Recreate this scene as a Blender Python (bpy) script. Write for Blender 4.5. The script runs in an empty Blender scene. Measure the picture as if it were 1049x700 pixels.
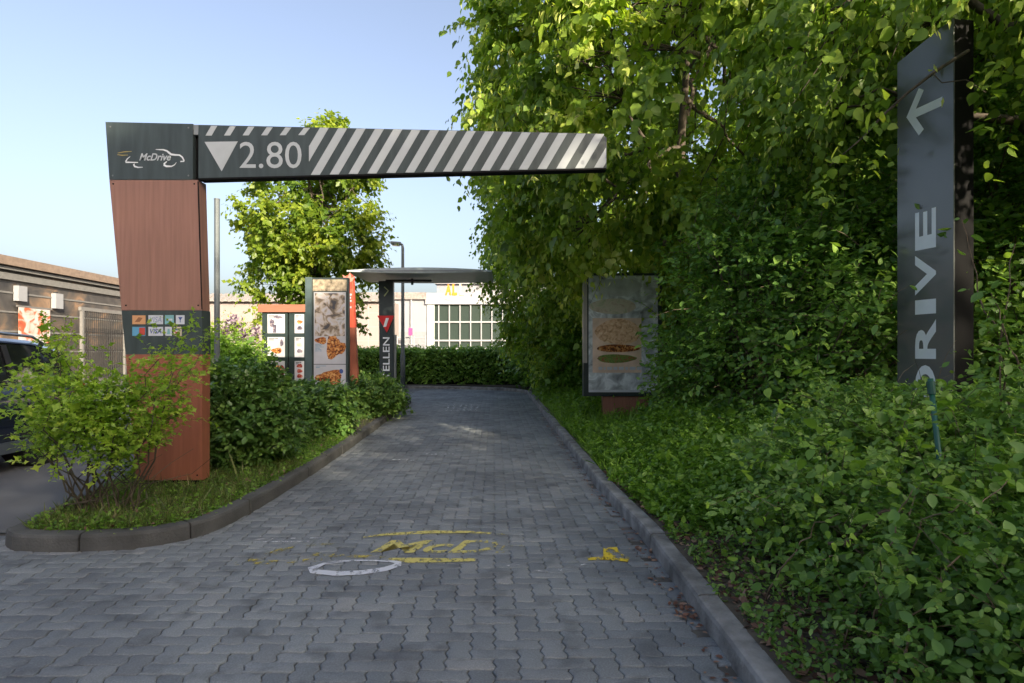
import bpy, math, random
import numpy as np
from mathutils import Vector, Matrix
R = math.radians
rng = np.random.default_rng(11)
random.seed(5)
sc = bpy.context.scene
COL = sc.collection
F, H0, CX, HY = 600.0, 1.35, 524.5, 360.0      # focal length in photo pixels, eye height, horizon row

def wp(x, y, Y):
    """world point that a photo pixel shows at depth Y"""
    return ((x-CX)/F*Y, Y, H0+(HY-y)/F*Y)
def gp(x, y, z=0.0):
    Y = F*(H0-z)/(y-HY)
    return ((x-CX)/F*Y, Y)

# ------------------------------------------------------------------ materials
def newmat(name):
    m = bpy.data.materials.new(name); m.use_nodes = True
    nt = m.node_tree
    return m, nt, nt.nodes['Principled BSDF'], nt.links
def mat(name, col, rough=.6, metal=0., var=.12, scale=6., bump=0., bscale=80., spec=.5, coat=0., stretch=(1,1,1)):
    m, nt, b, L = newmat(name)
    b.inputs['Roughness'].default_value = rough; b.inputs['Metallic'].default_value = metal
    b.inputs['Specular IOR Level'].default_value = spec
    b.inputs['Coat Weight'].default_value = coat
    tc = nt.nodes.new('ShaderNodeTexCoord'); mp = nt.nodes.new('ShaderNodeMapping')
    mp.inputs['Scale'].default_value = stretch
    L.new(tc.outputs['Object'], mp.inputs['Vector'])
    n = nt.nodes.new('ShaderNodeTexNoise'); n.inputs['Scale'].default_value = scale; n.inputs['Detail'].default_value = 6
    L.new(mp.outputs[0], n.inputs['Vector'])
    r = nt.nodes.new('ShaderNodeValToRGB')
    r.color_ramp.elements[0].position = .3; r.color_ramp.elements[1].position = .7
    r.color_ramp.elements[0].color = tuple(c*(1-var) for c in col)+(1,)
    r.color_ramp.elements[1].color = tuple(min(1, c*(1+var)) for c in col)+(1,)
    L.new(n.outputs['Fac'], r.inputs['Fac']); L.new(r.outputs['Color'], b.inputs['Base Color'])
    if bump:
        n2 = nt.nodes.new('ShaderNodeTexNoise'); n2.inputs['Scale'].default_value = bscale; n2.inputs['Detail'].default_value = 5
        L.new(mp.outputs[0], n2.inputs['Vector'])
        bp = nt.nodes.new('ShaderNodeBump'); bp.inputs['Strength'].default_value = bump; bp.inputs['Distance'].default_value = .01
        L.new(n2.outputs['Fac'], bp.inputs['Height']); L.new(bp.outputs[0], b.inputs['Normal'])
    return m
def ramp(nt, stops):
    r = nt.nodes.new('ShaderNodeValToRGB'); e = r.color_ramp.elements
    e[0].position = stops[0][0]; e[0].color = tuple(stops[0][1])+(1,)
    e[1].position = stops[-1][0]; e[1].color = tuple(stops[-1][1])+(1,)
    for p, c in stops[1:-1]:
        q = e.new(p); q.color = tuple(c)+(1,)
    return r
def leafmat(name, stops, transl=.42, rough=.42, spec=.4, tboost=(1.5, 1.5, .7)):
    m, nt, b, L = newmat(name)
    at = nt.nodes.new('ShaderNodeAttribute'); at.attribute_name = 'v'
    r = ramp(nt, stops); L.new(at.outputs['Fac'], r.inputs['Fac'])
    L.new(r.outputs['Color'], b.inputs['Base Color'])
    b.inputs['Roughness'].default_value = rough; b.inputs['Specular IOR Level'].default_value = spec
    t = nt.nodes.new('ShaderNodeBsdfTranslucent')
    mx = nt.nodes.new('ShaderNodeMix'); mx.data_type = 'RGBA'; mx.blend_type = 'MULTIPLY'; mx.inputs['Factor'].default_value = 1
    L.new(r.outputs['Color'], mx.inputs['A']); mx.inputs['B'].default_value = tboost+(1,)
    L.new(mx.outputs['Result'], t.inputs['Color'])
    ms = nt.nodes.new('ShaderNodeMixShader'); ms.inputs[0].default_value = transl
    L.new(b.outputs[0], ms.inputs[1]); L.new(t.outputs[0], ms.inputs[2])
    L.new(ms.outputs[0], nt.nodes['Material Output'].inputs['Surface'])
    return m

# ------------------------------------------------------------------ mesh helpers
class MB:
    def __init__(s): s.v = []; s.f = []
    def add(s, vs, fs):
        o = len(s.v); s.v += [tuple(p) for p in vs]; s.f += [tuple(i+o for i in f) for f in fs]; return s
    def box(s, c, d, rz=0., bev=0.):
        cx, cy, cz = c; x, y, z = d[0]/2, d[1]/2, d[2]/2
        ca, sa = math.cos(rz), math.sin(rz)
        vs = []
        if bev <= 0:
            for k in (-z, z):
                for i, j in ((-x,-y),(x,-y),(x,y),(-x,y)): vs.append((cx+i*ca-j*sa, cy+i*sa+j*ca, cz+k))
            return s.add(vs, [(3,2,1,0),(4,5,6,7),(0,1,5,4),(1,2,6,5),(2,3,7,6),(3,0,4,7)])
        b = min(bev, x*.9, y*.9, z*.9)
        ring = [(-x+b,-y),(x-b,-y),(x,-y+b),(x,y-b),(x-b,y),(-x+b,y),(-x,y-b),(-x,-y+b)]
        inn = [(i*(x-b)/x if abs(i) == x else i, j*(y-b)/y if abs(j) == y else j) for i, j in ring]
        for k, rr in ((-z, inn), (-z+b, ring), (z-b, ring), (z, inn)):
            for i, j in rr: vs.append((cx+i*ca-j*sa, cy+i*sa+j*ca, cz+k))
        fs = [tuple(range(7,-1,-1)), tuple(range(24,32))]
        for l in range(3):
            for i in range(8): fs.append((l*8+i, l*8+(i+1)%8, l*8+8+(i+1)%8, l*8+8+i))
        return s.add(vs, fs)
    def prism(s, pts, ext):
        """pts: 3D polygon, ext: extrusion vector"""
        n = len(pts); e = Vector(ext)
        vs = [tuple(p) for p in pts]+[tuple(Vector(p)+e) for p in pts]
        return s.add(vs, [tuple(range(n)), tuple(range(2*n-1, n-1, -1))]+[(i, n+i, n+(i+1)%n, (i+1)%n) for i in range(n)])
    def tube(s, path, rad, n=8, cap=True):
        P = [Vector(p) for p in path]
        if not hasattr(rad, '__len__'): rad = [rad]*len(P)
        o = len(s.v); up = Vector((0,0,1)); prev = None
        for i, p in enumerate(P):
            d = (P[min(i+1, len(P)-1)]-P[max(i-1, 0)])
            d = d.normalized() if d.length > 1e-9 else Vector((0,0,1))
            a = (prev - d*prev.dot(d)) if prev is not None else d.orthogonal()
            if a.length < 1e-6: a = d.orthogonal()
            a.normalize(); prev = a; b = d.cross(a)
            for k in range(n):
                t = 2*math.pi*k/n
                s.v.append(tuple(p+(a*math.cos(t)+b*math.sin(t))*rad[i]))
        for i in range(len(P)-1):
            for k in range(n):
                s.f.append((o+i*n+k, o+i*n+(k+1)%n, o+(i+1)*n+(k+1)%n, o+(i+1)*n+k))
        if cap:
            s.f.append(tuple(o+k for k in range(n-1,-1,-1))); s.f.append(tuple(o+(len(P)-1)*n+k for k in range(n)))
        return s
    def ribbon(s, pts, w, n, t=.002):
        """flat stroke through pts, lying in the plane with normal n"""
        n = Vector(n)
        L_, R_ = [], []
        for i, p in enumerate(pts):
            p = Vector(p); d = Vector(pts[min(i+1, len(pts)-1)])-Vector(pts[max(i-1, 0)]); sd = d.normalized().cross(n)
            ww = w[i] if hasattr(w, '__len__') else w
            L_.append(p+sd*ww/2); R_.append(p-sd*ww/2)
        for i in range(len(pts)-1):
            s.prism([L_[i], L_[i+1], R_[i+1], R_[i]], n*t)
        return s
ORG = {}
def mkmesh(name, V, Fs, m, smooth=False):
    me = bpy.data.meshes.new(name); me.from_pydata(V, [], Fs)
    if smooth: me.polygons.foreach_set('use_smooth', [True]*len(me.polygons))
    if m: me.materials.append(m)
    return me
def link(name, me, parent=None, org=(0,0,0)):
    o = bpy.data.objects.new(name, me); COL.objects.link(o)
    if parent is not None:
        o.parent = parent; ORG[o.name] = ORG[parent.name]
    else:
        o.location = org; ORG[o.name] = Vector(org)
    return o
def build(name, mb, m, parent=None, org=(0,0,0), smooth=False):
    og = ORG[parent.name] if parent is not None else Vector(org)
    V = [(p[0]-og[0], p[1]-og[1], p[2]-og[2]) for p in mb.v]
    me = mkmesh(name, V, mb.f, m, smooth)
    import bmesh
    bm = bmesh.new(); bm.from_mesh(me); bmesh.ops.recalc_face_normals(bm, faces=bm.faces); bm.to_mesh(me); bm.free()
    return link(name, me, parent, org)
def tag(o, label=None, cat=None, group=None, kind=None):
    if label: o['label'] = label
    if cat: o['category'] = cat
    if group: o['group'] = group
    if kind: o['kind'] = kind
    return o
def thing(name, label, cat, loc, group=None):
    o = bpy.data.objects.new(name, None); COL.objects.link(o); o.location = loc; o.empty_display_size = .1
    ORG[o.name] = Vector(loc)
    return tag(o, label, cat, group)
def text_part(name, body, x0, z0, width, height, frame, m, parent, shear=0., offset=0., ext=.002, thick=0):
    """text fitted to a box; frame = (origin, right, up); x0,z0 lower-left of box in frame coordinates"""
    cu = bpy.data.curves.new(name, 'FONT'); cu.body = body; cu.size = 1; cu.shear = shear; cu.offset = offset; cu.extrude = 0; cu.resolution_u = 4
    to = bpy.data.objects.new('t', cu); COL.objects.link(to)
    dg = bpy.context.evaluated_depsgraph_get(); dg.update()
    me = bpy.data.meshes.new_from_object(to.evaluated_get(dg))
    COL.objects.unlink(to); bpy.data.objects.remove(to)
    n = len(me.vertices); co = np.empty(n*3); me.vertices.foreach_get('co', co); co = co.reshape(-1, 3)
    mn, mx = co.min(0), co.max(0)
    O, Rv, U = (np.array(q, float) for q in frame)
    N = np.cross(Rv, U)
    a = x0+(co[:,0]-mn[0])/(mx[0]-mn[0])*width; b = z0+(co[:,1]-mn[1])/(mx[1]-mn[1])*height
    og = np.array(ORG[parent.name]) if parent is not None else np.zeros(3)
    W = O+a[:,None]*Rv+b[:,None]*U+N*ext-og
    me.vertices.foreach_set('co', W.astype(np.float32).ravel()); me.update()
    me.materials.clear(); me.materials.append(m)
    return link(name, me, parent)

# ------------------------------------------------------------------ foliage
T_OVAL = (np.array([(0,0,0),(.28,.30,.05),(.68,.27,.05),(1,0,-.06),(.68,-.27,.05),(.28,-.30,.05),(.28,0,-.02),(.68,0,-.03)]),
          [(0,6,1),(0,5,6),(1,6,7,2),(6,5,4,7),(2,7,3),(7,4,3)])
T_HEART = (np.array([(0,0,0),(.12,.36,.05),(.5,.42,.07),(1,0,-.12),(.5,-.42,.07),(.12,-.36,.05),(.2,0,-.01),(.6,0,-.05)]),
          [(0,6,1),(0,5,6),(1,6,7,2),(6,5,4,7),(2,7,3),(7,4,3)])
def fine(ws, droop_):
    xs_ = [0,.12,.3,.5,.7,.87,1]; V = [(x_, 0, -.03*math.sin(math.pi*x_)-droop_*x_*x_) for x_ in xs_]
    for sg in (1,-1): V += [(x_, sg*w_, .05*w_/.3-droop_*x_*x_) for x_, w_ in zip(xs_[1:-1], ws)]
    Fq = []
    for b, fl in ((7,0),(12,1)):
        q = [(0,1,b)]+[(k,k+1,b+k,b+k-1) for k in range(1,5)]+[(5,6,b+4)]
        Fq += [f if fl else f[::-1] for f in q]
    return (np.array(V), Fq)
T_FINE = fine((.16,.27,.29,.22,.11), .10)
T_FHEART = fine((.30,.41,.40,.28,.12), .18)
T_LOW = (np.array([(0,0,0),(.45,.36,.06),(1,0,-.05),(.45,-.36,.06)]), [(0,1,2),(0,2,3)])
T_NARROW = (np.array([(0,0,0),(.4,.13,.03),(1,0,-.08),(.4,-.13,.03)]), [(0,1,2),(0,2,3)])
T_LOBE = (np.array([(0,0,0),(.35,.16,.04),(.42,.42,.05),(.66,.14,.03),(1,0,-.05),(.66,-.14,.03),(.42,-.42,.05),(.35,-.16,.04)]),
          [(0,1,7),(1,2,3),(1,3,5,7),(7,5,6),(3,4,5)])
def unit(a): return a/np.maximum(np.linalg.norm(a, axis=1, keepdims=True), 1e-9)
def leaves(P, D, N, Ls, tmpl, vals):
    T, Fs = tmpl; D = unit(D); Yv = unit(np.cross(N, D)); Z = np.cross(D, Yv)
    V = P[:,None,:]+Ls[:,None,None]*(T[None,:,0:1]*D[:,None,:]+T[None,:,1:2]*Yv[:,None,:]+T[None,:,2:3]*Z[:,None,:])
    nv = len(T); n = len(P)
    base = (np.arange(n)*nv)[:,None]
    loops = (base+np.array([i for f in Fs for i in f])[None,:]).ravel()
    tot = np.tile(np.array([len(f) for f in Fs]), n)
    return V.reshape(-1,3), loops, tot, np.repeat(vals, nv)
def leaf_object(name, chunks, m, parent=None, org=(0,0,0)):
    og = np.array(ORG[parent.name] if parent is not None else org, float)
    Vs, Ls, Ts, At = [], [], [], []; off = 0
    for V, l, t, a in chunks:
        Vs.append(V-og); Ls.append(l+off); Ts.append(t); At.append(a); off += len(V)
    V = np.concatenate(Vs).astype(np.float32); l = np.concatenate(Ls).astype(np.int32); t = np.concatenate(Ts).astype(np.int32); a = np.concatenate(At).astype(np.float32)
    me = bpy.data.meshes.new(name)
    me.vertices.add(len(V)); me.vertices.foreach_set('co', V.ravel())
    me.loops.add(len(l)); me.loops.foreach_set('vertex_index', l)
    me.polygons.add(len(t)); st = np.zeros(len(t), np.int32); st[1:] = np.cumsum(t)[:-1]
    me.polygons.foreach_set('loop_start', st); me.polygons.foreach_set('loop_total', t)
    me.update(calc_edges=True)
    at = me.attributes.new('v', 'FLOAT', 'POINT'); at.data.foreach_set('value', a)
    me.materials.append(m)
    return link(name, me, parent, org)
def sprays(S, D, Ln, K, droop, L, tmpl, lsd=.3, vbase=None, side=.9, leafdroop=.25, vj=.28, nrand=.45, outw=.35):
    """S starts, D directions, Ln lengths; K leaves along each drooping twig. returns leaf chunk"""
    n = len(S); D = unit(D)
    t = (np.arange(K)+.6)/K
    t = t[None,:]+rng.uniform(-.35/K, .35/K, (n, K))
    P = S[:,None,:]+D[:,None,:]*(Ln[:,None]*t)[:,:,None]
    P[:,:,2] -= (droop*Ln)[:,None]*t**2
    tang = D[:,None,:]+np.zeros((n,K,3)); tang[:,:,2] -= 2*droop*t
    tang = tang.reshape(-1,3); tang = unit(tang); P = P.reshape(-1,3)
    up = np.array([0,0,1.-outw*.45])+np.repeat(D*np.array([1,1,.3]), K, 0)*outw+rng.normal(0, nrand, (len(P),3))
    sd = unit(np.cross(tang, up)); sgn = np.where(np.tile(np.arange(K), n)%2, 1., -1.)[:,None]
    ld = tang*rng.uniform(.35, .9, (len(P),1))+sd*sgn*side+rng.normal(0, .22, (len(P),3)); ld[:,2] -= leafdroop
    if vbase is None: vbase = rng.uniform(.2, .8, n)
    vals = np.clip(np.repeat(vbase, K)+rng.normal(0, vj*.5, n*K), 0, 1)
    # pruned view of the two signs from the lane
    tx = P[:,0]/np.maximum(P[:,1],.1); tz = (P[:,2]-H0)/np.maximum(P[:,1],.1); u_ = rng.random(len(P))
    cut = (P[:,1] < 4.95) & (tx > .638) & (tx < .775) & (tz > -.055) & (tz < .545) & (u_ < .95)
    cut |= (P[:,1] < 4.95) & (tx > .775) & (tx < .80) & (tz > -.0) & (tz < .545) & (u_ < .8)
    cut |= (P[:,1] < 10.25) & (tx > .118) & (tx < .215) & (tz > -.12) & (tz < .13) & (u_ < .9)
    k_ = ~cut; P, ld, up, vals = P[k_], ld[k_], up[k_], vals[k_]
    Ls = L*np.exp(rng.normal(0, lsd, len(P)))
    return leaves(P, ld, up, Ls, tmpl, vals)
def twigs(mb, S, D, Ln, droop, r, every=1):
    D = unit(D)
    for i in range(0, len(S), every):
        pts = []
        for t in (0, .5, 1.):
            p = S[i]+D[i]*Ln[i]*t; pts.append((p[0], p[1], p[2]-droop*Ln[i]*t*t))
        mb.tube(pts, [r, r*.7, r*.35], 3, cap=False)
def limb(mb, a, b, r0, r1, seg=6, wob=.06, n=7, sag=0.):
    a = Vector(a); b = Vector(b); L_ = (b-a).length; pts = []; rad = []
    for i in range(seg+1):
        t = i/seg; p = a.lerp(b, t); k = math.sin(math.pi*t)
        p += Vector((random.gauss(0,1), random.gauss(0,1), random.gauss(0,.6)))*wob*L_*k*.5+Vector((0,0,sag*L_*k))
        pts.append(p); rad.append(r0+(r1-r0)*t)
    mb.tube(pts, rad, n); return pts
def sphere_dirs(n): return unit(rng.normal(0, 1, (n,3)))

bark = mat('bark', (.075,.06,.045), .9, var=.4, scale=14, bump=.8, bscale=40, stretch=(1,1,.25))
bark_light = mat('bark_twig', (.12,.09,.06), .85, var=.3, scale=20)
G = dict
lime_leaf = leafmat('lime_leaf', [(0,(.10,.18,.03)),(.45,(.19,.31,.045)),(.8,(.33,.45,.06)),(.93,(.44,.52,.09)),(1,(.56,.60,.20))], .48)
hedge_leaf = leafmat('dark_leaf', [(0,(.07,.17,.035)),(.5,(.165,.31,.06)),(1,(.32,.49,.10))], .38)
privet_leaf = leafmat('privet_leaf', [(0,(.065,.15,.035)),(.5,(.14,.27,.055)),(1,(.29,.44,.11))], .38, rough=.36)
yellow_leaf = leafmat('bright_leaf', [(0,(.075,.15,.018)),(.5,(.19,.27,.025)),(1,(.36,.42,.05))], .5)
fresh_leaf = leafmat('fresh_leaf', [(0,(.13,.25,.028)),(.5,(.27,.42,.050)),(1,(.47,.57,.09))], .5)
dense_leaf = leafmat('dense_leaf', [(0,(.05,.115,.027)),(.55,(.11,.22,.05)),(1,(.24,.37,.085))], .32, rough=.3)
herb_leaf = leafmat('herb_leaf', [(0,(.07,.16,.022)),(.5,(.15,.29,.038)),(1,(.27,.43,.07))], .42)
grass_m = leafmat('grass_blade', [(0,(.06,.085,.025)),(.5,(.10,.15,.035)),(.85,(.19,.22,.07)),(1,(.30,.27,.14))], .35)
litter_m = leafmat('dead_leaf', [(0,(.09,.045,.032)),(.5,(.20,.11,.08)),(1,(.36,.25,.18))], .15, rough=.8, spec=.2, tboost=(1,1,1))

def make_tree(name, label, cat, base, trunk_h, r0, centre, rad, nclump, per, K, L, m, tmpl=T_HEART, droop=.45, shell=.55, crad=(.55,1.0),
              bracts=0., group=None, seedlean=(0,0), zmin=None, inside=None, light=(.25,.75), trunk_vis=True, twig_every=6):
    t = thing(name, label, cat, base, group)
    tb = MB(); cx, cy, cz = centre; rx, ry, rz = rad
    top = Vector((cx+seedlean[0], cy+seedlean[1], cz+rz*.75))
    tp = [Vector(base)+Vector((0,0,-.1))]
    for i in range(1, 9):
        q = i/8; tp.append(Vector(base).lerp(top, q)+Vector((random.gauss(0,.05), random.gauss(0,.05), 0)))
    rr = [r0*1.25]+[r0*(1-.85*i/8) for i in range(1, 9)]
    tb.tube(tp, rr, 10)
    # clump centres
    cs = []
    tries = 0
    while len(cs) < nclump and tries < nclump*40:
        tries += 1
        d = sphere_dirs(1)[0]; q = (shell+(1-shell)*rng.random()**.7)
        p = np.array([cx+d[0]*rx*q, cy+d[1]*ry*q, cz+d[2]*rz*q])
        if zmin is not None and p[2] < zmin: continue
        if inside is not None and not inside(p): continue
        cs.append(p)
    cs = np.array(cs); hub = np.array([cx, cy, cz])
    # limbs: clumps hang on a dozen limbs
    nl = max(4, min(12, nclump//8)); li = []
    for i in range(nl):
        c = cs[rng.integers(len(cs))]; k = .3+.6*i/nl
        s = Vector(base).lerp(top, k); e = Vector(c).lerp(s, .25)
        li.append(limb(tb, s, e, r0*(.5-.25*i/nl), r0*.13, 6, .1, 6, .06))
    nodes = [p for l in li for p in l[2:]]
    nodes_a = np.array([tuple(p) for p in nodes])
    for c in cs:
        j = np.argmin(((nodes_a-c)**2).sum(1)); limb(tb, nodes[j], c, r0*.11, r0*.035, 4, .12, 4)
    ch = []; SS, DD, LL = [], [], []
    for c in cs:
        out = unit((c-hub)[None,:]/np.array([rx,ry,rz])**2)[0]
        cr = rng.uniform(*crad)
        n = int(per*cr/np.mean(crad))
        d = unit(sphere_dirs(n)*.85+out*.55+np.array([0,0,.12]))
        s = c+sphere_dirs(n)*(rng.random((n,1))**.5)*cr*.45
        SS.append(s); DD.append(d); LL.append(cr*rng.uniform(.55,1.15,n))
        vb = np.clip(rng.uniform(*light)+rng.normal(0,.1,n), 0, 1)
        ch.append(sprays(s, d, LL[-1], K, droop, L, tmpl, vbase=vb*.9, outw=.95, leafdroop=.6))
    S = np.concatenate(SS); D = np.concatenate(DD); Ln = np.concatenate(LL)
    if bracts:
        nb = int(len(S)*bracts); ix = rng.integers(0, len(S), nb); tt = rng.uniform(.3, 1, nb)
        P = S[ix]+unit(D[ix])*(Ln[ix]*tt)[:,None]; P[:,2] -= droop*Ln[ix]*tt**2+.03
        dn = np.array([0,0,-1.])+rng.normal(0,.3,(nb,3))
        ch.append(leaves(P, dn, rng.normal(0,1,(nb,3)), L*rng.uniform(.9,1.5,nb), T_NARROW, rng.uniform(.93,1,nb)))
    twigs(tb, S, D, Ln, droop, .006, twig_every)
    build('trunk', tb, bark, t, smooth=True)
    leaf_object('crown', ch, m, t)
    return t

def make_bush(name, label, cat, base, centre, rad, nstem, per, K, L, m, tmpl=T_OVAL, droop=.25, ln=(.2,.4), group=None, fill=.45, stem_r=.012,
              light=(.2,.8), partname='foliage', lean=.5, inside=None, up=.35, zmin=.05, lsd=.3, leafdroop=.15):
    t = thing(name, label, cat, base, group)
    tb = MB(); cx, cy, cz = centre; rx, ry, rz = rad
    cs = []
    tries = 0
    while len(cs) < nstem and tries < nstem*40:
        tries += 1
        d = sphere_dirs(1)[0]; q = fill+(1-fill)*rng.random()**.6
        q *= 1+.12*math.sin(d[0]*7+cx*3)*math.cos(d[2]*6+cy)
        p = np.array([cx+d[0]*rx*q, cy+d[1]*ry*q, cz+d[2]*rz*q])
        if p[2] < base[2]+zmin or (inside is not None and not inside(p)): continue
        cs.append(p)
    cs = np.array(cs)
    for c in cs[::2]:
        b = Vector((base[0]+(c[0]-base[0])*.35+random.gauss(0,.04), base[1]+(c[1]-base[1])*.35+random.gauss(0,.04), base[2]-.03))
        limb(tb, b, c, stem_r, stem_r*.3, 4, .1, 4, .04)
    n = len(cs)*per
    C = np.repeat(cs, per, 0); hub = np.array([cx, cy, cz-.3*rz])
    out = unit((C-hub)/np.array([rx,ry,rz]))
    s = C+rng.normal(0, np.mean(ln)*.45, (n,3)); s[:,2] = np.maximum(s[:,2], base[2]+.02)
    d = unit(sphere_dirs(n)*.7+out*lean+np.array([0,0,up])); Ln = rng.uniform(*ln, n)
    vb = np.clip(np.repeat(rng.uniform(*light, len(cs)), per)+rng.normal(0,.12,n), 0, 1)
    ch = [sprays(s, d, Ln, K, droop, L, tmpl, vbase=vb, lsd=lsd, leafdroop=leafdroop, outw=.6)]
    twigs(tb, s, d, Ln, droop, stem_r*.22, 4)
    build('branch', tb, bark_light, t)
    leaf_object(partname, ch, m, t)
    return t

# ------------------------------------------------------------------ world, sun, camera
w = bpy.data.worlds.new('World'); sc.world = w; w.use_nodes = True
nt = w.node_tree; bg = nt.nodes['Background']
sky = nt.nodes.new('ShaderNodeTexSky'); sky.sky_type = 'NISHITA'; sky.sun_disc = False
SAZ, SEL = 148.0, 20.0       # clockwise from +Y (the view direction), elevation
sky.sun_elevation = R(SEL); sky.sun_rotation = R(SAZ); sky.altitude = 50; sky.air_density = 1.0; sky.dust_density = 5.6; sky.ozone_density = 1.2
hs = nt.nodes.new('ShaderNodeHueSaturation'); hs.inputs['Saturation'].default_value = .84; nt.links.new(sky.outputs[0], hs.inputs['Color'])
tn = nt.nodes.new('ShaderNodeMix'); tn.data_type = 'RGBA'; tn.blend_type = 'MULTIPLY'; tn.inputs['Factor'].default_value = 1; tn.inputs['B'].default_value = (.90,.87,.90,1); nt.links.new(hs.outputs[0], tn.inputs['A'])
nt.links.new(tn.outputs['Result'], bg.inputs[0]); bg.inputs[1].default_value = .15
sv = Vector((math.sin(R(SAZ))*math.cos(R(SEL)), math.cos(R(SAZ))*math.cos(R(SEL)), math.sin(R(SEL))))
sl = bpy.data.lights.new('sun', 'SUN'); sl.energy = 4.6; sl.angle = R(.55); sl.color = (1,.86,.64)
so = bpy.data.objects.new('sun', sl); COL.objects.link(so); so.rotation_euler = sv.to_track_quat('Z','Y').to_euler(); so.location = (20,-10,20)
cam = bpy.data.cameras.new('camera'); co = bpy.data.objects.new('camera', cam); COL.objects.link(co)
co.location = (0,0,H0); co.rotation_euler = (R(90),0,0); cam.sensor_width = 36; cam.lens = 36*F/1049; cam.shift_y = 10/1049
cam.clip_start = .05; cam.clip_end = 2000; sc.camera = co
sc.view_settings.view_transform = 'Standard'; sc.view_settings.look = 'None'; sc.view_settings.exposure = 1.3; sc.view_settings.gamma = 1
sc.cycles.max_bounces = 9; sc.cycles.diffuse_bounces = 6; sc.cycles.glossy_bounces = 3; sc.cycles.transmission_bounces = 4; sc.cycles.transparent_max_bounces = 8
sc.cycles.sample_clamp_indirect = 4; sc.cycles.use_denoising = True

# ------------------------------------------------------------------ ground, road, kerbs
def interp(x, tab):
    for (a, b), (c, d) in zip(tab, tab[1:]):
        if x <= c: return b+(d-b)*(x-a)/(c-a) if c > a else d
    return tab[-1][1]
XR = [(0,.93),(1.5,.94),(2.5,.95),(4.2,.94),(5.0,.885),(5.8,.84),(7.7,.79),(11.6,.68),(16,.56),(18.4,.48),(19.4,.25),(20.2,-.4),(20.8,-1.6),(21.2,-3.2),(21.3,-60)]
ISL = [(3.96,-3.42),(3.93,-3.2),(3.93,-2.85),(4.0,-2.55),(4.12,-2.35),(4.35,-2.22),(4.7,-2.18),(5.4,-2.17),(6.5,-2.18),(7.64,-2.22),(9.5,-2.31),(11.57,-2.42),(13.6,-2.53),(15.3,-2.62),(15.9,-2.78),(16.2,-3.1)]  # (Y,X)
isl_front = [(x, y) for y, x in ISL]
isl_back = [(-4.6,17.4),(-6.8,17.2),(-7.6,15),(-6.3,12.5),(-5.0,9.5),(-4.25,7.2),(-3.85,5.6),(-3.62,4.5),(-3.55,4.1)]
isl = isl_front+isl_back
def inpoly(x, y, P):
    c = False; j = len(P)-1
    for i in range(len(P)):
        if (P[i][1] > y) != (P[j][1] > y) and x < (P[j][0]-P[i][0])*(y-P[i][1])/(P[j][1]-P[i][1])+P[i][0]: c = not c
        j = i
    return c
# ground sheet
gm = mat('ground_soil', (.09,.085,.07), .95, var=.3, scale=.4, bump=.4, bscale=8)
build('ground', MB().prism([(-400,-200,-.45),(400,-200,-.45),(400,600,-.45),(-400,600,-.45)], (0,0,.42)), gm)['kind'] = 'structure'
asph = mat('asphalt', (.115,.12,.125), .9, var=.22, scale=1.3, bump=.5, bscale=160)
lot = MB()
lot.add([(-60,-20,.001),(-6.8,-20,.001),(-6.8,4.35,.001),(-3.45,4.35,.001),(-3.45,17,.001),(-3.2,17,.001),(-3.2,21.3,.001),(-3.2,21.6,.001),(-60,21.6,.001)], [tuple(range(9))])
lot.add([(-60,21.6,.001),(-7,21.6,.001),(-7,60,.001),(-60,60,.001)], [(0,1,2,3)])
build('parking_lot', lot, asph)['kind'] = 'structure'
jm = mat('joint_sand', (.085,.08,.07), .95, var=.35, scale=5)
build('road_bed', MB().add([(-14,-6,-.009),(1.3,-6,-.009),(1.3,21.6,-.009),(-14,21.6,-.009)], [(0,1,2,3)]), jm)['kind'] = 'structure'

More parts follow.
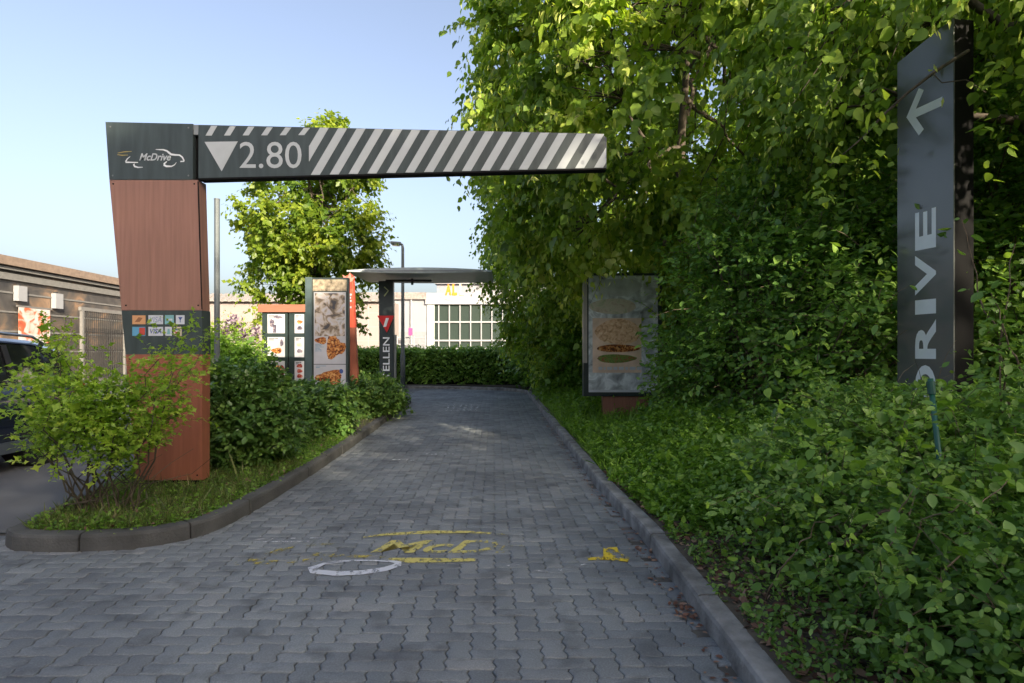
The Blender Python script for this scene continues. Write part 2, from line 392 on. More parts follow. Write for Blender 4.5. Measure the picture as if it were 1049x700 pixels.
# paving stones, real interlocking wavy blocks laid in a right-angled herringbone
def paving():
    ax, ay, d1, d2 = .1067, .083, .0085, .0035
    fr4 = (0, .25, .75); off4 = (0, 1, -1)
    def outline(w_, h_):
        P = []
        for i in range(w_):
            for f, q in zip(fr4, off4): P.append(((i+f)*ax, d2*q))
        for j in range(h_):
            for f, q in zip(fr4, off4): P.append((w_*ax+d1*q, (j+f)*ay))
        for i in range(w_, 0, -1):
            for f, q in ((0,0),(.25,-1),(.75,1)): P.append(((i-f)*ax, h_*ay+d2*q))
        for j in range(h_, 0, -1):
            for f, q in ((0,0),(.25,-1),(.75,1)): P.append((d1*q, (j-f)*ay))
        return np.array(P)-np.array([w_*ax/2, h_*ay/2])
    ux, uy = np.array([1,.03]), np.array([-.03,1])
    C = {0: [], 1: []}
    for j in range(-8, int(21.6/ay)):
        for i in range(int(-12/ax), int(1.4/ax)+8):
            k = (i-j) % 4
            if k == 0: t, cc = 0, ((i+1)*ax, (j+.5)*ay)
            elif k == 3: t, cc = 1, ((i+.5)*ax, (j+1)*ay)
            else: continue
            x, y = ux*cc[0]+uy*cc[1]
            if x > interp(max(y,0), XR)+.0 or y > 21.42 or y < .3: continue
            if inpoly(x+.09, y, isl) and inpoly(x-.09, y, isl) and inpoly(x, y+.09, isl) and inpoly(x, y-.09, isl): continue
            if (y > 4.3 and x < -3.3 and y < 17) or (y <= 4.3 and x < -6.75) or (y > 17 and x < -10): continue
            C[t].append((x, y))
    V, loops, tot, vals = [], [], [], []
    off = 0
    for p in (0, 1):
        Cn = np.array(C[p]); m_ = len(Cn); T = outline(*((2,1) if p == 0 else (1,2))); nn = len(T)
        sx, sy = (2*ax, ay) if p == 0 else (ax, 2*ay)
        g = np.random.default_rng(3+p); dep = g.normal(0, .0011, m_); tl = g.normal(0, .008, (m_,1,2))
        rings = []
        for e, z in ((.0085,0.),(.0048,-.0012),(.0019,-.0045),(.0018,-.012)):
            Q = T*np.array([1-2*e/sx, 1-2*e/sy])
            X = Cn[:,None,:]+Q[None,:,0:1]*ux+Q[None,:,1:2]*uy
            zt = z+dep[:,None,None]+(Q[None,:,0:1]*tl[:,:,0:1]+Q[None,:,1:2]*tl[:,:,1:2])
            rings.append(np.concatenate([X, zt+np.zeros((m_,nn,1))], 2))
        A = np.concatenate(rings, 1); fs = [tuple(range(nn))]
        for r_ in range(3):
            for i in range(nn):
                jn = (i+1) % nn; fs.append((r_*nn+jn, r_*nn+i, (r_+1)*nn+i, (r_+1)*nn+jn))
        base = (np.arange(m_)*4*nn)[:,None]+off
        loops.append((base+np.array([q for f in fs for q in f])[None,:]).ravel()); tot.append(np.tile([len(f) for f in fs], m_))
        V.append(A.reshape(-1,3)); vals.append(np.repeat(g.random(m_), 4*nn)); off += m_*4*nn
    return [(np.concatenate(V), np.concatenate(loops), np.concatenate(tot), np.concatenate(vals))]
def paver_mat():
    m, nt, b, L = newmat('paving_block')
    at = nt.nodes.new('ShaderNodeAttribute'); at.attribute_name = 'v'
    tc = nt.nodes.new('ShaderNodeTexCoord')
    r = ramp(nt, [(0,(.150,.166,.178)),(.5,(.184,.205,.218)),(.9,(.205,.225,.235)),(1,(.235,.248,.252))]); L.new(at.outputs['Fac'], r.inputs['Fac'])
    def noise(s, d=6):
        n = nt.nodes.new('ShaderNodeTexNoise'); n.inputs['Scale'].default_value = s; n.inputs['Detail'].default_value = d
        L.new(tc.outputs['Object'], n.inputs['Vector']); return n
    def mul(a, bcol_socket, f):
        mx = nt.nodes.new('ShaderNodeMix'); mx.data_type = 'RGBA'; mx.blend_type = 'MULTIPLY'; mx.inputs['Factor'].default_value = f
        L.new(a, mx.inputs['A']); L.new(bcol_socket, mx.inputs['B']); return mx.outputs['Result']
    n1 = noise(.9, 5); r1 = ramp(nt, [(.32,(.62,.62,.64)),(.5,(1,1,1)),(.72,(1.35,1.33,1.28))]); L.new(n1.outputs[0], r1.inputs[0])
    n2 = noise(130, 3); r2 = ramp(nt, [(.3,(.6,.6,.6)),(.55,(1,1,1)),(.75,(1.5,1.5,1.5))]); L.new(n2.outputs[0], r2.inputs[0])
    n3 = noise(5.5, 8); r3 = ramp(nt, [(.34,(.45,.45,.46)),(.46,(1,1,1)),(1,(1.05,1.05,1.03))]); L.new(n3.outputs[0], r3.inputs[0])
    c = mul(r.outputs[0], r1.outputs[0], .8); c = mul(c, r2.outputs[0], .55); c = mul(c, r3.outputs[0], .55)
    L.new(c, b.inputs['Base Color']); b.inputs['Roughness'].default_value = .72; b.inputs['Specular IOR Level'].default_value = .35
    bp = nt.nodes.new('ShaderNodeBump'); bp.inputs['Strength'].default_value = .35; bp.inputs['Distance'].default_value = .004
    L.new(n2.outputs[0], bp.inputs['Height']); L.new(bp.outputs[0], b.inputs['Normal'])
    return m
pm = paver_mat()
o = leaf_object('paved_road', paving(), pm); tag(o, kind='structure')

kerb_m = mat('kerb_concrete', (.20,.20,.195), .9, var=.5, scale=7, bump=.6, bscale=60)
kerb_dark = mat('kerb_concrete_old', (.075,.077,.075), .9, var=.35, scale=4, bump=.6, bscale=60)
def resample(pts, step):
    out = [Vector(pts[0]+(0,))]; acc = []
    P = [Vector((p[0], p[1], 0)) for p in pts]; d = [0]
    for a, b in zip(P, P[1:]): d.append(d[-1]+(b-a).length)
    n = int(d[-1]/step); res = []
    for i in range(n+1):
        s = i*d[-1]/n; k = 0
        while k < len(d)-2 and d[k+1] < s: k += 1
        t = (s-d[k])/max(d[k+1]-d[k], 1e-9); res.append(P[k].lerp(P[k+1], t))
    # smooth
    for _ in range(2):
        res = [res[0]]+[(res[i-1]+res[i]*2+res[i+1])/4 for i in range(1, len(res)-1)]+[res[-1]]
    return res
def kerb(pts, side, hgt, wid, m, step=.1, per=10, zb=-.03):
    """side=+1: kerb body lies to the right of the walking direction"""
    P = resample(pts, step); mb = MB()
    prof = [(0,zb),(.004,hgt-.025),(.012,hgt-.006),(.028,hgt),(wid,hgt),(wid,zb)]
    fr = []
    for i, p in enumerate(P):
        d = (P[min(i+1,len(P)-1)]-P[max(i-1,0)]).normalized(); n = Vector((d.y,-d.x,0))*side
        fr.append((p, d, n))
    i = 0
    while i < len(fr)-1:
        j = min(i+per, len(fr)-1); jz = random.gauss(0,.002); jx = random.gauss(0,.0025)
        ring = []
        for k in range(i, j+1):
            p, d, n = fr[k]
            q = p+(d*.006 if k == i else (d*-.006 if k == j else Vector((0,0,0))))
            ring.append([(q+n*(a+jx)+Vector((0,0,z+(jz if z > 0 else 0)))) for a, z in prof])
        o = len(mb.v); m_ = len(prof)
        for r in ring: mb.v += [tuple(v) for v in r]
        for a in range(len(ring)-1):
            for b in range(m_-1): mb.f.append((o+a*m_+b, o+a*m_+b+1, o+(a+1)*m_+b+1, o+(a+1)*m_+b))
        mb.f.append(tuple(o+b for b in range(m_))); mb.f.append(tuple(o+(len(ring)-1)*m_+b for b in range(m_-1,-1,-1)))
        i = j
    return mb
xr_line = [(x, y) for y, x in XR if x > -12]+[(-12,21.3)]
k1 = build('kerb', kerb(xr_line, 1, .10, .11, kerb_m), kerb_m); k1['kind'] = 'structure'
isl_loop = [(isl_back[-1])]+isl_front+isl_back[:-1]
k2 = build('kerb', kerb(isl_loop+[isl_back[-1]], -1, .115, .11, kerb_dark, per=7), kerb_dark); k2['kind'] = 'structure'
# island soil
soil = mat('soil', (.075,.062,.045), .95, var=.4, scale=6, bump=.9, bscale=30)
sm = MB(); c0 = (-3.6,9,.13)
ring = [(x, y) for x, y in isl_front+isl_back]
# shrink slightly toward inside so that it meets the kerb body
def shrink(P, d):
    out = []
    n = len(P)
    for i in range(n):
        a, b, c = Vector(P[i-1]), Vector(P[i]), Vector(P[(i+1)%n])
        t = (c-a).normalized(); nn = Vector((-t.y, t.x)); q = b+nn*d
        if not inpoly(q.x, q.y, P): q = b-nn*d
        out.append((q.x, q.y))
    return out
si = shrink(ring, .10)
sm.add([(x,y,.098) for x,y in si], [tuple(range(len(si)))])
build('verge', sm, soil)['kind'] = 'structure'
# right-hand bank: soil rising gently away from the kerb
bank = MB(); ys = [i*.5-3 for i in range(60)]
offs = [.10,.4,.9,1.6,2.6,4,7,30]
def bank_z(off): return .09+min(.35, .09*max(off-.2,0))
for y in ys:
    x0 = interp(max(y,0), XR) if y < 18.4 else .48
    for q in offs: bank.v.append((x0+q, y, bank_z(q)+random.gauss(0,.012)))
nq = len(offs)
for i in range(len(ys)-1):
    for j in range(nq-1): bank.f.append((i*nq+j, i*nq+j+1, (i+1)*nq+j+1, (i+1)*nq+j))
build('bank', bank, soil, smooth=True)['kind'] = 'structure'
vb2 = MB().add([(-30,21.42,.105),(.55,21.42,.105),(.55,40,.105),(-30,40,.105)], [(0,1,2,3)])
build('lawn', vb2, gm)['kind'] = 'structure'
build('lawn', MB().add([(.30,20.0,.108),(.8,18.2,.108),(.8,21.5,.108),(-2.0,21.5,.108),(-1.2,21.15,.108)], [(0,1,2,3,4)]), soil)['kind'] = 'structure'

# painted marks, worn
def paint(name, col, wear=.5, scale=9., fade=None):
    m, nt, b, L = newmat(name)
    b.inputs['Base Color'].default_value = col+(1,); b.inputs['Roughness'].default_value = .7
    tc = nt.nodes.new('ShaderNodeTexCoord'); n = nt.nodes.new('ShaderNodeTexNoise'); n.inputs['Scale'].default_value = scale; n.inputs['Detail'].default_value = 9; n.inputs['Roughness'].default_value = .7
    mp = nt.nodes.new('ShaderNodeMapping'); mp.inputs['Scale'].default_value = (1,.6,1)
    L.new(tc.outputs['Object'], mp.inputs[0]); L.new(mp.outputs[0], n.inputs['Vector'])
    src = n.outputs[0]
    if fade:   # wear grows with x beyond fade[0]
        sx = nt.nodes.new('ShaderNodeSeparateXYZ'); L.new(tc.outputs['Object'], sx.inputs[0])
        mr = nt.nodes.new('ShaderNodeMapRange'); mr.inputs['From Min'].default_value = fade[0]; mr.inputs['From Max'].default_value = fade[1]
        mr.inputs['To Min'].default_value = 0; mr.inputs['To Max'].default_value = fade[2]; L.new(sx.outputs[0], mr.inputs['Value'])
        su = nt.nodes.new('ShaderNodeMath'); su.operation = 'SUBTRACT'; L.new(src, su.inputs[0]); L.new(mr.outputs[0], su.inputs[1]); src = su.outputs[0]
    mr2 = nt.nodes.new('ShaderNodeMapRange'); mr2.inputs['From Min'].default_value = wear-.05; mr2.inputs['From Max'].default_value = wear+.07; mr2.inputs['To Max'].default_value = .9
    L.new(src, mr2.inputs['Value']); L.new(mr2.outputs[0], b.inputs['Alpha'])
    return m
py = paint('yellow_paint', (.60,.53,.15), .43, 24, (-.35,.2,.25)); py2 = paint('yellow_paint_faint', (.50,.42,.08), .56, 12)
py3 = paint('yellow_paint_fresh', (.72,.55,.04), .49, 14); pw = paint('white_paint', (.62,.65,.70), .42, 11); pw2 = paint('white_paint_faint', (.62,.64,.66), .52, 14)
ZP = .0035
def gstroke(mb, pix, wpx):
    pts = [gp(x, y) for x, y in pix]; mb.ribbon([(p[0], p[1], ZP) for p in pts], wpx, (0,0,1), .0004)
def mark(name, mb, m): tag(build(name, mb, m), kind='structure')
a = MB(); gstroke(a, [(372,551),(395,548),(440,545.5),(480,545.5),(520,548)], [.02,.05,.07,.05,.02]); gstroke(a, [(398,573),(420,574.5),(455,574.5),(487,574)], [.03,.09,.07,.05]); mark('road_marking', a, py)
a = MB(); gstroke(a, [(245,577),(268,572),(288,564),(318,558.5),(345,557.5)], [.05,.09,.06,.05,.02]); gstroke(a, [(240,578),(290,576),(330,574)], .06); gstroke(a, [(300,567),(350,570),(395,571)], .05); mark('road_marking', a, py2)
a = MB(); gstroke(a, [(262,553),(300,552),(352,551.5)], .018); gstroke(a, [(255,556),(330,555)], .018); mark('road_marking', a, pw2)
a = MB()
arc = [(351,576),(332,578),(320,582.5),(322,586),(345,588.3),(372,587),(395,583.5),(407,579.5),(408,576.5),(397,575)]
gstroke(a, arc, [.02,.035,.06,.065,.07,.07,.065,.06,.05,.02]); gstroke(a, [(334,577.5),(348,575.6),(366,574.8),(384,574.8),(398,575.8)], .022); mark('road_marking', a, pw)
a = MB()
g0 = gp(620,563); g1 = gp(646,576)
for q in ([(618,562),(632,561),(634,566),(646,571),(643,576),(618,574)], [(601,572),(620,570.5),(620,574),(603,574.5)]):
    a.prism([(gp(x,y)[0], gp(x,y)[1], ZP) for x, y in q], (0,0,.0004))
mark('road_marking', a, py3)
a = MB(); gstroke(a, [(520,580),(531,579),(529,584)], .014); gstroke(a, [(548,585),(562,586)], .012); gstroke(a, [(572,584),(592,584)], .008); gstroke(a, [(593,580),(600,578.5)], .014); gstroke(a, [(574,583),(575,586)], .014)
for x in range(457, 493, 6): gstroke(a, [(x,421.5),(x+3,414.5)], .07)
gstroke(a, [(436,465.5),(466,465.5)], .05); gstroke(a, [(402,471),(424,472)], .05)
gstroke(a, [(523,416),(556,418)], .05)
mark('road_marking', a, pw2)
# the worn lettering of the lane logo
gA = gp(385,567); gB = gp(500,553)
tt = text_part('road_lettering', 'McDrive', gp(379,567)[0], gA[1], 1.5, gB[1]-gA[1]-.02, ((0,0,ZP),(1,0,0),(0,1,0)), py, None, shear=.3, offset=.02, ext=0)
tag(tt, kind='structure')

# ------------------------------------------------------------------ height limit gate
wood = mat('wood_laminate', (.30,.155,.115), .42, var=.16, scale=3, stretch=(9,9,.5), bump=.05, bscale=30)
dgrey = mat('dark_grey_panel', (.045,.062,.064), .38, var=.25, scale=3, spec=.5, stretch=(5,5,.7))
black = mat('black_plinth', (.006,.006,.007), .8, var=.1, spec=.2)
signwhite = mat('sign_white', (.47,.51,.53), .45, var=.05)
steel_ = mat('screw_steel', (.2,.2,.2), .4, metal=.6)
signyel = mat('sign_yellow', (.42,.34,.10), .5, var=.05)
ZG = 5.39
def q3(x, y, Y=ZG): return wp(x, y, Y)
gate = thing('height_limit_gate', 'tall wood-clad gate post carrying a striped 2.80 height beam across the lane', 'height barrier', (*q3(172,497)[:2], .1))
def panel(px, Y, th): return MB().prism([q3(x, y, Y) for x, y in px], (0, th, 0))
post = build('pillar', panel([(112,184.6),(203,184.6),(207,318),(124.5,318)], ZG, .14), wood, gate)
build('seam', panel([(202.2,186),(203.6,186),(207.4,317),(206.2,317)], ZG-.002, .001), black, post)
band = build('dark_band', panel([(124.5,318.2),(207,318.2),(207.3,363),(128.6,363)], ZG-.004, .148), dgrey, gate)
build('lower_panel', panel([(128.6,363.2),(207.3,363.2),(206.6,492),(139.5,492)], ZG, .14), mat('wood_laminate_red', (.30,.105,.062), .42, var=.16, scale=3, stretch=(9,9,.5)), gate)
build('plinth', panel([(146,492.2),(202,492.2),(202,500),(146,500)], ZG+.02, .10), black, gate)
head = build('head_box', panel([(108,125),(197.5,127),(197.5,184.2),(112,184.2)], ZG-.004, .16), dgrey, gate)
build('bracket', panel([(197.6,133),(203.2,133),(203.2,183),(197.6,183)], ZG+.05, .05), black, gate)
build('bracket', panel([(197.6,128),(203.2,128),(203.2,138),(197.6,138)], ZG+.01, .07), mat('bracket_grey', (.25,.28,.3), .5), gate)
xa, xb = 203.3, 621.5
ytop = lambda x: 128+(137.2-128)*(x-xa)/(xb-xa)
ybot = lambda x: 184+(173.3-184)*(x-xa)/(xb-xa)
arm = build('beam', panel([(xa,ytop(xa)),(616,ytop(616)),(xb,ytop(xb)+4),(xb,ybot(xb)),(xa,ybot(xa))], ZG, .10), dgrey, gate)
build('edge_trim', MB().prism([q3(xa,ybot(xa)-1.4,ZG-.003), q3(xb,ybot(xb)-1.2,ZG-.003), q3(xb,ybot(xb)+.3,ZG-.003), q3(xa,ybot(xa)+.3,ZG-.003)], (0,.106,0)), black, arm)
def clipx(P, lo, hi):
    for s, lim in ((1, lo), (-1, hi)):
        out = []
        for i in range(len(P)):
            a, b = P[i-1], P[i]; ina, inb = s*(a[0]-lim) >= 0, s*(b[0]-lim) >= 0
            if ina != inb: t = (lim-a[0])/(b[0]-a[0]); out.append((lim, a[1]+t*(b[1]-a[1])))
            if inb: out.append(b)
        P = out
        if len(P) < 3: return None
    return P
st = MB()
x = 297.5+1.5
while x < 640:
    hgt = (ybot(x)-1.6)-(ytop(x)+1.2); s = .59*hgt
    P = clipx([(x, ybot(x)-1.8),(x+9.2, ybot(x)-1.8),(x+9.2+s, ytop(x)+.9),(x+s, ytop(x)+.9)], 316.5, 620.8)
    if P: build('stripe', MB().prism([q3(a, b, ZG-.002) for a, b in P], (0,.0015,0)), signwhite, arm)
    x += 19.35
for k in range(6):
    x = 210.5+k*19.0; y2 = 139.0-.1*k
    build('stripe', MB().prism([q3(a, b, ZG-.002) for a, b in ((x,y2),(x+6.2,y2),(x+12,ytop(x)+.9),(x+5.8,ytop(x)+.9))], (0,.0015,0)), signwhite, arm)
build('triangle_mark', MB().prism([q3(a, b, ZG-.002) for a, b in ((209.5,145.5),(243.5,145),(227,175.5))], (0,.0015,0)), signwhite, arm)
def pxframe(Y): return ((0, Y, 0), (1,0,0), (0,0,1))
def pxtext(name, body, x0, y0, x1, y1, Y, m, parent, **k):
    a = q3(x0, y1, Y); b = q3(x1, y0, Y)
    return text_part(name, body, a[0], a[2], b[0]-a[0], b[2]-a[2], pxframe(Y), m, parent, **k)
pxtext('height_lettering', '2.80', 245.5, 145.5, 309, 172.5, ZG, signwhite, arm)
ZH = ZG-.004
def logo(pts, wdt, m, nm):
    mb = MB(); P = [q3(110+x/10.49, 140+y/10.49, ZH) for x, y in pts]; mb.ribbon(P, wdt, (0,-1,0), .0015); return mb
lw = mat('logo_white', (.75,.78,.8), .4)
def addlogo(mb, pts, wd):
    P = [q3(110+x/10.49, 140+y/10.49, ZH-.0005) for x, y in pts]; mb.ribbon(P, wd, (0,-1,0), .0015)
lg = MB(); addlogo(lg, [(520,140),(600,142),(640,155),(660,172),(685,192),(730,198),(775,200),(805,222),(826,262)], [.004,.012,.015,.018,.018,.015,.014,.014,.010]); addlogo(lg, [(826,266),(785,269)], .010); build('car_emblem', lg, lw, head)
lg = MB(); addlogo(lg, [(245,215),(215,240),(196,272)], [.004,.009,.012]); addlogo(lg, [(196,277),(330,279)], [.013,.006]); build('car_emblem', lg, lw, head)
lg = MB(); addlogo(lg, [(292,292),(283,305),(295,322),(330,332),(380,330)], [.006,.012,.016,.012,.004]); build('car_emblem', lg, lw, head)
lg = MB(); addlogo(lg, [(640,268),(612,292),(612,308),(635,320),(690,321),(722,305),(742,278)], [.006,.014,.02,.018,.012,.007,.003])
build('car_emblem', lg, lw, head)
yl = MB(); addlogo(yl, [(112,178),(180,165),(262,160)], [.004,.007,.004]); addlogo(yl, [(108,195),(160,202),(222,199)], [.004,.009,.004]); build('speed_line', yl, signyel, head)
pxtext('logo_lettering', 'McDrive', 142.8, 157.3, 175.3, 164.8, ZH, signwhite, head, shear=.35, offset=.02)
for (sx_, sy_), pr in (((116,188.5),post),((199,188.5),post),((129,313),post),((203,313),post),((133,368),gate),((203,368),gate),((142.5,487),gate),((202,487),gate),((113,130),head),((193,131),head),((115.5,180),head),((193,180),head)):
    Yz = ZG if pr is not head else ZH
    c_ = q3(sx_, sy_, Yz); build('screw', MB().tube([(c_[0], Yz-.003, c_[2]), (c_[0], Yz+.001, c_[2])], [.007,.009], 8), black if pr is not head else steel_, pr)
# payment stickers on the band
ZB = ZG-.004
def flat(name, px, Y, m, parent, t=.0015):
    return build(name, MB().prism([q3(a, b, Y-t) for a, b in px], (0,t,0)), m, parent)
def rect(x0,y0,x1,y1): return [(x0,y0),(x1,y0),(x1,y1),(x0,y1)]
cw = mat('sticker_white', (.55,.58,.64), .5, var=.1); cb = mat('sticker_blue', (.05,.09,.30), .5); co_ = mat('sticker_orange', (.62,.33,.16), .5)
ct = mat('sticker_teal', (.20,.42,.45), .5); cr = mat('sticker_red', (.50,.07,.05), .5); cc = mat('sticker_cream', (.60,.50,.40), .5); cl = mat('sticker_light_blue', (.12,.35,.55), .5)
cfr = mat('sticker_brown', (.28,.12,.06), .5)
s1 = flat('payment_sticker', rect(135.5,323.2,149,332.3), ZB, co_, band); flat('sticker_mark', [(138,330),(142,325),(146,326),(143,330)], ZB-.0015, cfr, s1, .0005)
s2 = flat('payment_sticker', rect(152,323.0,167,332.3), ZB, cw, band); pxtext('sticker_lettering', 'VISA', 153.4, 324.8, 165.6, 330.2, ZB-.0015, mat('sticker_faded_blue', (.22,.26,.42), .5), s2, shear=.2, ext=.0005)
s3 = flat('payment_sticker', rect(168.8,323.0,178,332.3), ZB, ct, band); flat('sticker_mark', rect(170.5,326.6,176.5,328.6), ZB-.0015, cw, s3, .0005)
s4 = flat('payment_sticker', rect(180.2,323.0,189,332.3), ZB, cw, band); flat('sticker_mark', [(182.5,325),(187,325),(185,328),(185,330.5),(184.2,330.5),(184.2,328)], ZB-.0015, cb, s4, .0005)
s5 = flat('payment_sticker', rect(135.5,335.0,149,344.2), ZB, cl, band); flat('sticker_mark', rect(142.5,335.8,148.6,343.4), ZB-.0015, cr, s5, .0005)
s6 = flat('payment_sticker', rect(152,335.0,167,344.2), ZB, cw, band); pxtext('sticker_lettering', 'VISA', 153.6, 337.0, 165.4, 342.0, ZB-.0015, cb, s6, shear=.2, ext=.0005, offset=.015)
s7 = flat('payment_sticker', rect(169,335.0,176,344.2), ZB, cw, band); flat('sticker_mark', [(171,342.5),(174.4,342.5),(173.6,337),(171.8,337)], ZB-.0015, ct, s7, .0005)
s8 = flat('payment_sticker', rect(178,335.0,186,344.2), ZB, cc, band); flat('sticker_mark', rect(179.5,337,183.8,338.4), ZB-.0015, cb, s8, .0005); flat('sticker_mark', rect(179.5,340.2,183.8,341.6), ZB-.0015, cr, s8, .0005)

# ------------------------------------------------------------------ sign pylon on the right
gloss = mat('glossy_grey_panel', (.115,.125,.127), .18, var=.1, scale=1.5, spec=.6)
A2 = (3.235, 4.90); B2 = (3.335, 4.41)          # far and near edge of the face
fr = Vector((B2[0]-A2[0], B2[1]-A2[1], 0)); WF = fr.length; fr.normalize(); fn = Vector((0,0,1)).cross(fr)*-1   # normal towards the lane
if fn.x > 0: fn = -fn
pyl = thing('lane_sign_pylon', 'tall grey pylon with a white arrow and DRIVE lettering half buried in shrubs', 'sign', (3.3,4.65,.25))
tk = .175; bk = -fn*tk
def fpt(s, z, off=0.): p = Vector((A2[0],A2[1],0))+fr*s+fn*off; return (p.x, p.y, z)
mb = MB().prism([fpt(0,.0,.0), fpt(WF,.0), fpt(WF,3.86), fpt(0,3.76)], tuple(bk*.98)); body = build('body', mb, black, pyl)  # near-black body puts the end face's shade into its colour
mb = MB().prism([fpt(.0,.3,.001), fpt(WF,.3,.001), fpt(WF,3.86,.001), fpt(0,3.76,.001)], tuple(fn*.012)); face = build('face_panel', mb, gloss, pyl)
sw = mat('letter_white', (.80,.84,.88), .35, var=.04)
def sfr(off=.014): o = Vector((A2[0],A2[1],0))+fn*off; return o
O = sfr()
zrow = [('E',2.16,2.47),('V',1.80,2.12),('I',1.645,1.76),('R',1.29,1.60),('D',.94,1.24)]
for chh, z0, z1 in zrow:
    # letters turned a quarter: their right axis points up, their up axis points to the far end
    s0, s1 = (.71*WF, .34*WF)
    text_part('letter', chh, 0, 0, z1-z0, s0-s1, ((O.x+fr.x*s0, O.y+fr.y*s0, z0), (0,0,1), (-fr.x,-fr.y,0)), sw, face, offset=.03 if chh != 'I' else .04, ext=-.0005)
arr = MB()
def ap(u, v): s = u*WF; return (O.x+fr.x*s, O.y+fr.y*s, v)
zc = 3.27
for P in ([(.18,zc),(.41,zc+.19),(.50,zc+.155),(.315,zc+.0),(.50,zc-.155),(.41,zc-.19)], [(.28,zc-.034),(.82,zc-.034),(.82,zc+.034),(.28,zc+.034)]):
    arr.prism([ap(u, v) for u, v in P], tuple(fn*(.001 if len(P) == 6 else .0014)))
build('arrow', arr, sw, face)

# ------------------------------------------------------------------ steel posts, lamp
steel = mat('painted_steel', (.11,.13,.14), .55, metal=.1, var=.15, scale=3)
steel_l = mat('galvanised_steel', (.26,.28,.29), .45, metal=.5, var=.2, scale=3)
X0, Y0, z0 = wp(222.3,375,9.2)
zt = wp(0,205,9.2)[2]
po = MB().tube([(X0,9.2,.05),(X0,9.2,zt)], .042, 14).tube([(X0,9.2,zt),(X0,9.2,zt+.02)], .045, 14)
pt = thing('steel_post', 'plain grey steel post standing bare behind the round shrub', 'post', (X0,9.2,.1)); build('shaft', po, steel, pt, smooth=False)
build('base_plate', MB().box((X0,9.2,.125),(.2,.2,.02),0,.003), steel, pt)
lp = thing('street_lamp', 'slim grey street lamp with a small flat head by the far hedge', 'street lamp', (-3.78,20.4,.1))
Xl = (412.6-CX)/F*20.4; zl = H0+110*20.4/F
build('pole', MB().tube([(Xl,20.4,.05),(Xl,20.4,1.2),(Xl,20.4,1.25),(Xl,20.4,zl-.15),(Xl-.02,20.4,zl-.03),(Xl-.12,20.4,zl)], [.085,.085,.065,.05,.045,.04], 12), steel, lp, smooth=True)
hd = build('lamp_head', MB().prism([(Xl-.06,20.28,zl-.04),(Xl-.4,20.25,zl-.02),(Xl-.42,20.4,zl+.0),(Xl-.4,20.55,zl-.02),(Xl-.06,20.52,zl-.04)], (0,0,.09)), steel, lp)
build('lens', MB().prism([(Xl-.12,20.3,zl-.045),(Xl-.36,20.3,zl-.032),(Xl-.36,20.5,zl-.032),(Xl-.12,20.5,zl-.045)], (0,0,-.03)), mat('lamp_glass', (.5,.5,.5), .2), hd)

# ------------------------------------------------------------------ posters
poster_w = mat('poster_white', (.47,.48,.52), .4, var=.12, scale=3)
poster_c = mat('poster_cream_dappled', (.30,.25,.18), .4, var=.7, scale=14)  # strong mottling puts sun dapple into the cream
def foodmat(name, stops, scale):
    m, nt, b, L = newmat(name); tc = nt.nodes.new('ShaderNodeTexCoord'); n = nt.nodes.new('ShaderNodeTexNoise'); n.inputs['Scale'].default_value = scale; n.inputs['Detail'].default_value = 7; n.inputs['Distortion'].default_value = .8
    L.new(tc.outputs['Object'], n.inputs['Vector']); r = ramp(nt, stops); L.new(n.outputs[0], r.inputs[0]); L.new(r.outputs[0], b.inputs['Base Color']); b.inputs['Roughness'].default_value = .35
    return m
fried = foodmat('fried_food', [(.38,(.07,.015,.008)),(.46,(.28,.08,.02)),(.54,(.50,.20,.05)),(.64,(.68,.42,.17))], 22)
bread = foodmat('bread_picture', [(.3,(.35,.17,.08)),(.5,(.72,.46,.28)),(.7,(.85,.66,.46))], 14)
salad = foodmat('salad_picture', [(.3,(.06,.12,.03)),(.5,(.20,.30,.07)),(.6,(.30,.06,.04)),(.75,(.5,.45,.2))], 22)
greyfoil = foodmat('foil_sheen_picture', [(.3,(.16,.17,.19)),(.5,(.50,.54,.58)),(.62,(.78,.82,.86)),(.75,(.36,.38,.42))], 5)  # foil greys raised to paint in the sky's reflection
dimblue = mat('poster_text_blue', (.22,.32,.42), .5); dark_txt = mat('poster_text_dark', (.08,.08,.09), .5)
berry = foodmat('berry_picture', [(.3,(.10,.01,.01)),(.5,(.40,.05,.04)),(.7,(.55,.30,.2))], 18)
drinkm = foodmat('drink_picture', [(.3,(.03,.03,.05)),(.5,(.12,.10,.14)),(.7,(.35,.3,.3))], 15)
def blob(cx, cy, rx, ry, Y, n=16, jag=.12, t=.001):
    pts = []
    ph = random.random()*6
    for i in range(n):
        a = 2*math.pi*i/n; r = 1+jag*math.sin(3*a+ph)+random.gauss(0, jag*.35)
        pts.append(q3(cx+rx*r*math.cos(a), cy+ry*r*math.sin(a), Y-t))
    return MB().prism(pts, (0,t,0))
def bars(x0, y0, wds, h, Y, t=.001):
    mb = MB()
    for r, row in enumerate(wds):
        x = x0
        for wd in row:
            mb.prism([q3(a, b, Y-t) for a, b in rect(x, y0+r*h*1.7, x+wd, y0+r*h*1.7+h)], (0,t,0)); x += wd+h*.5
    return mb
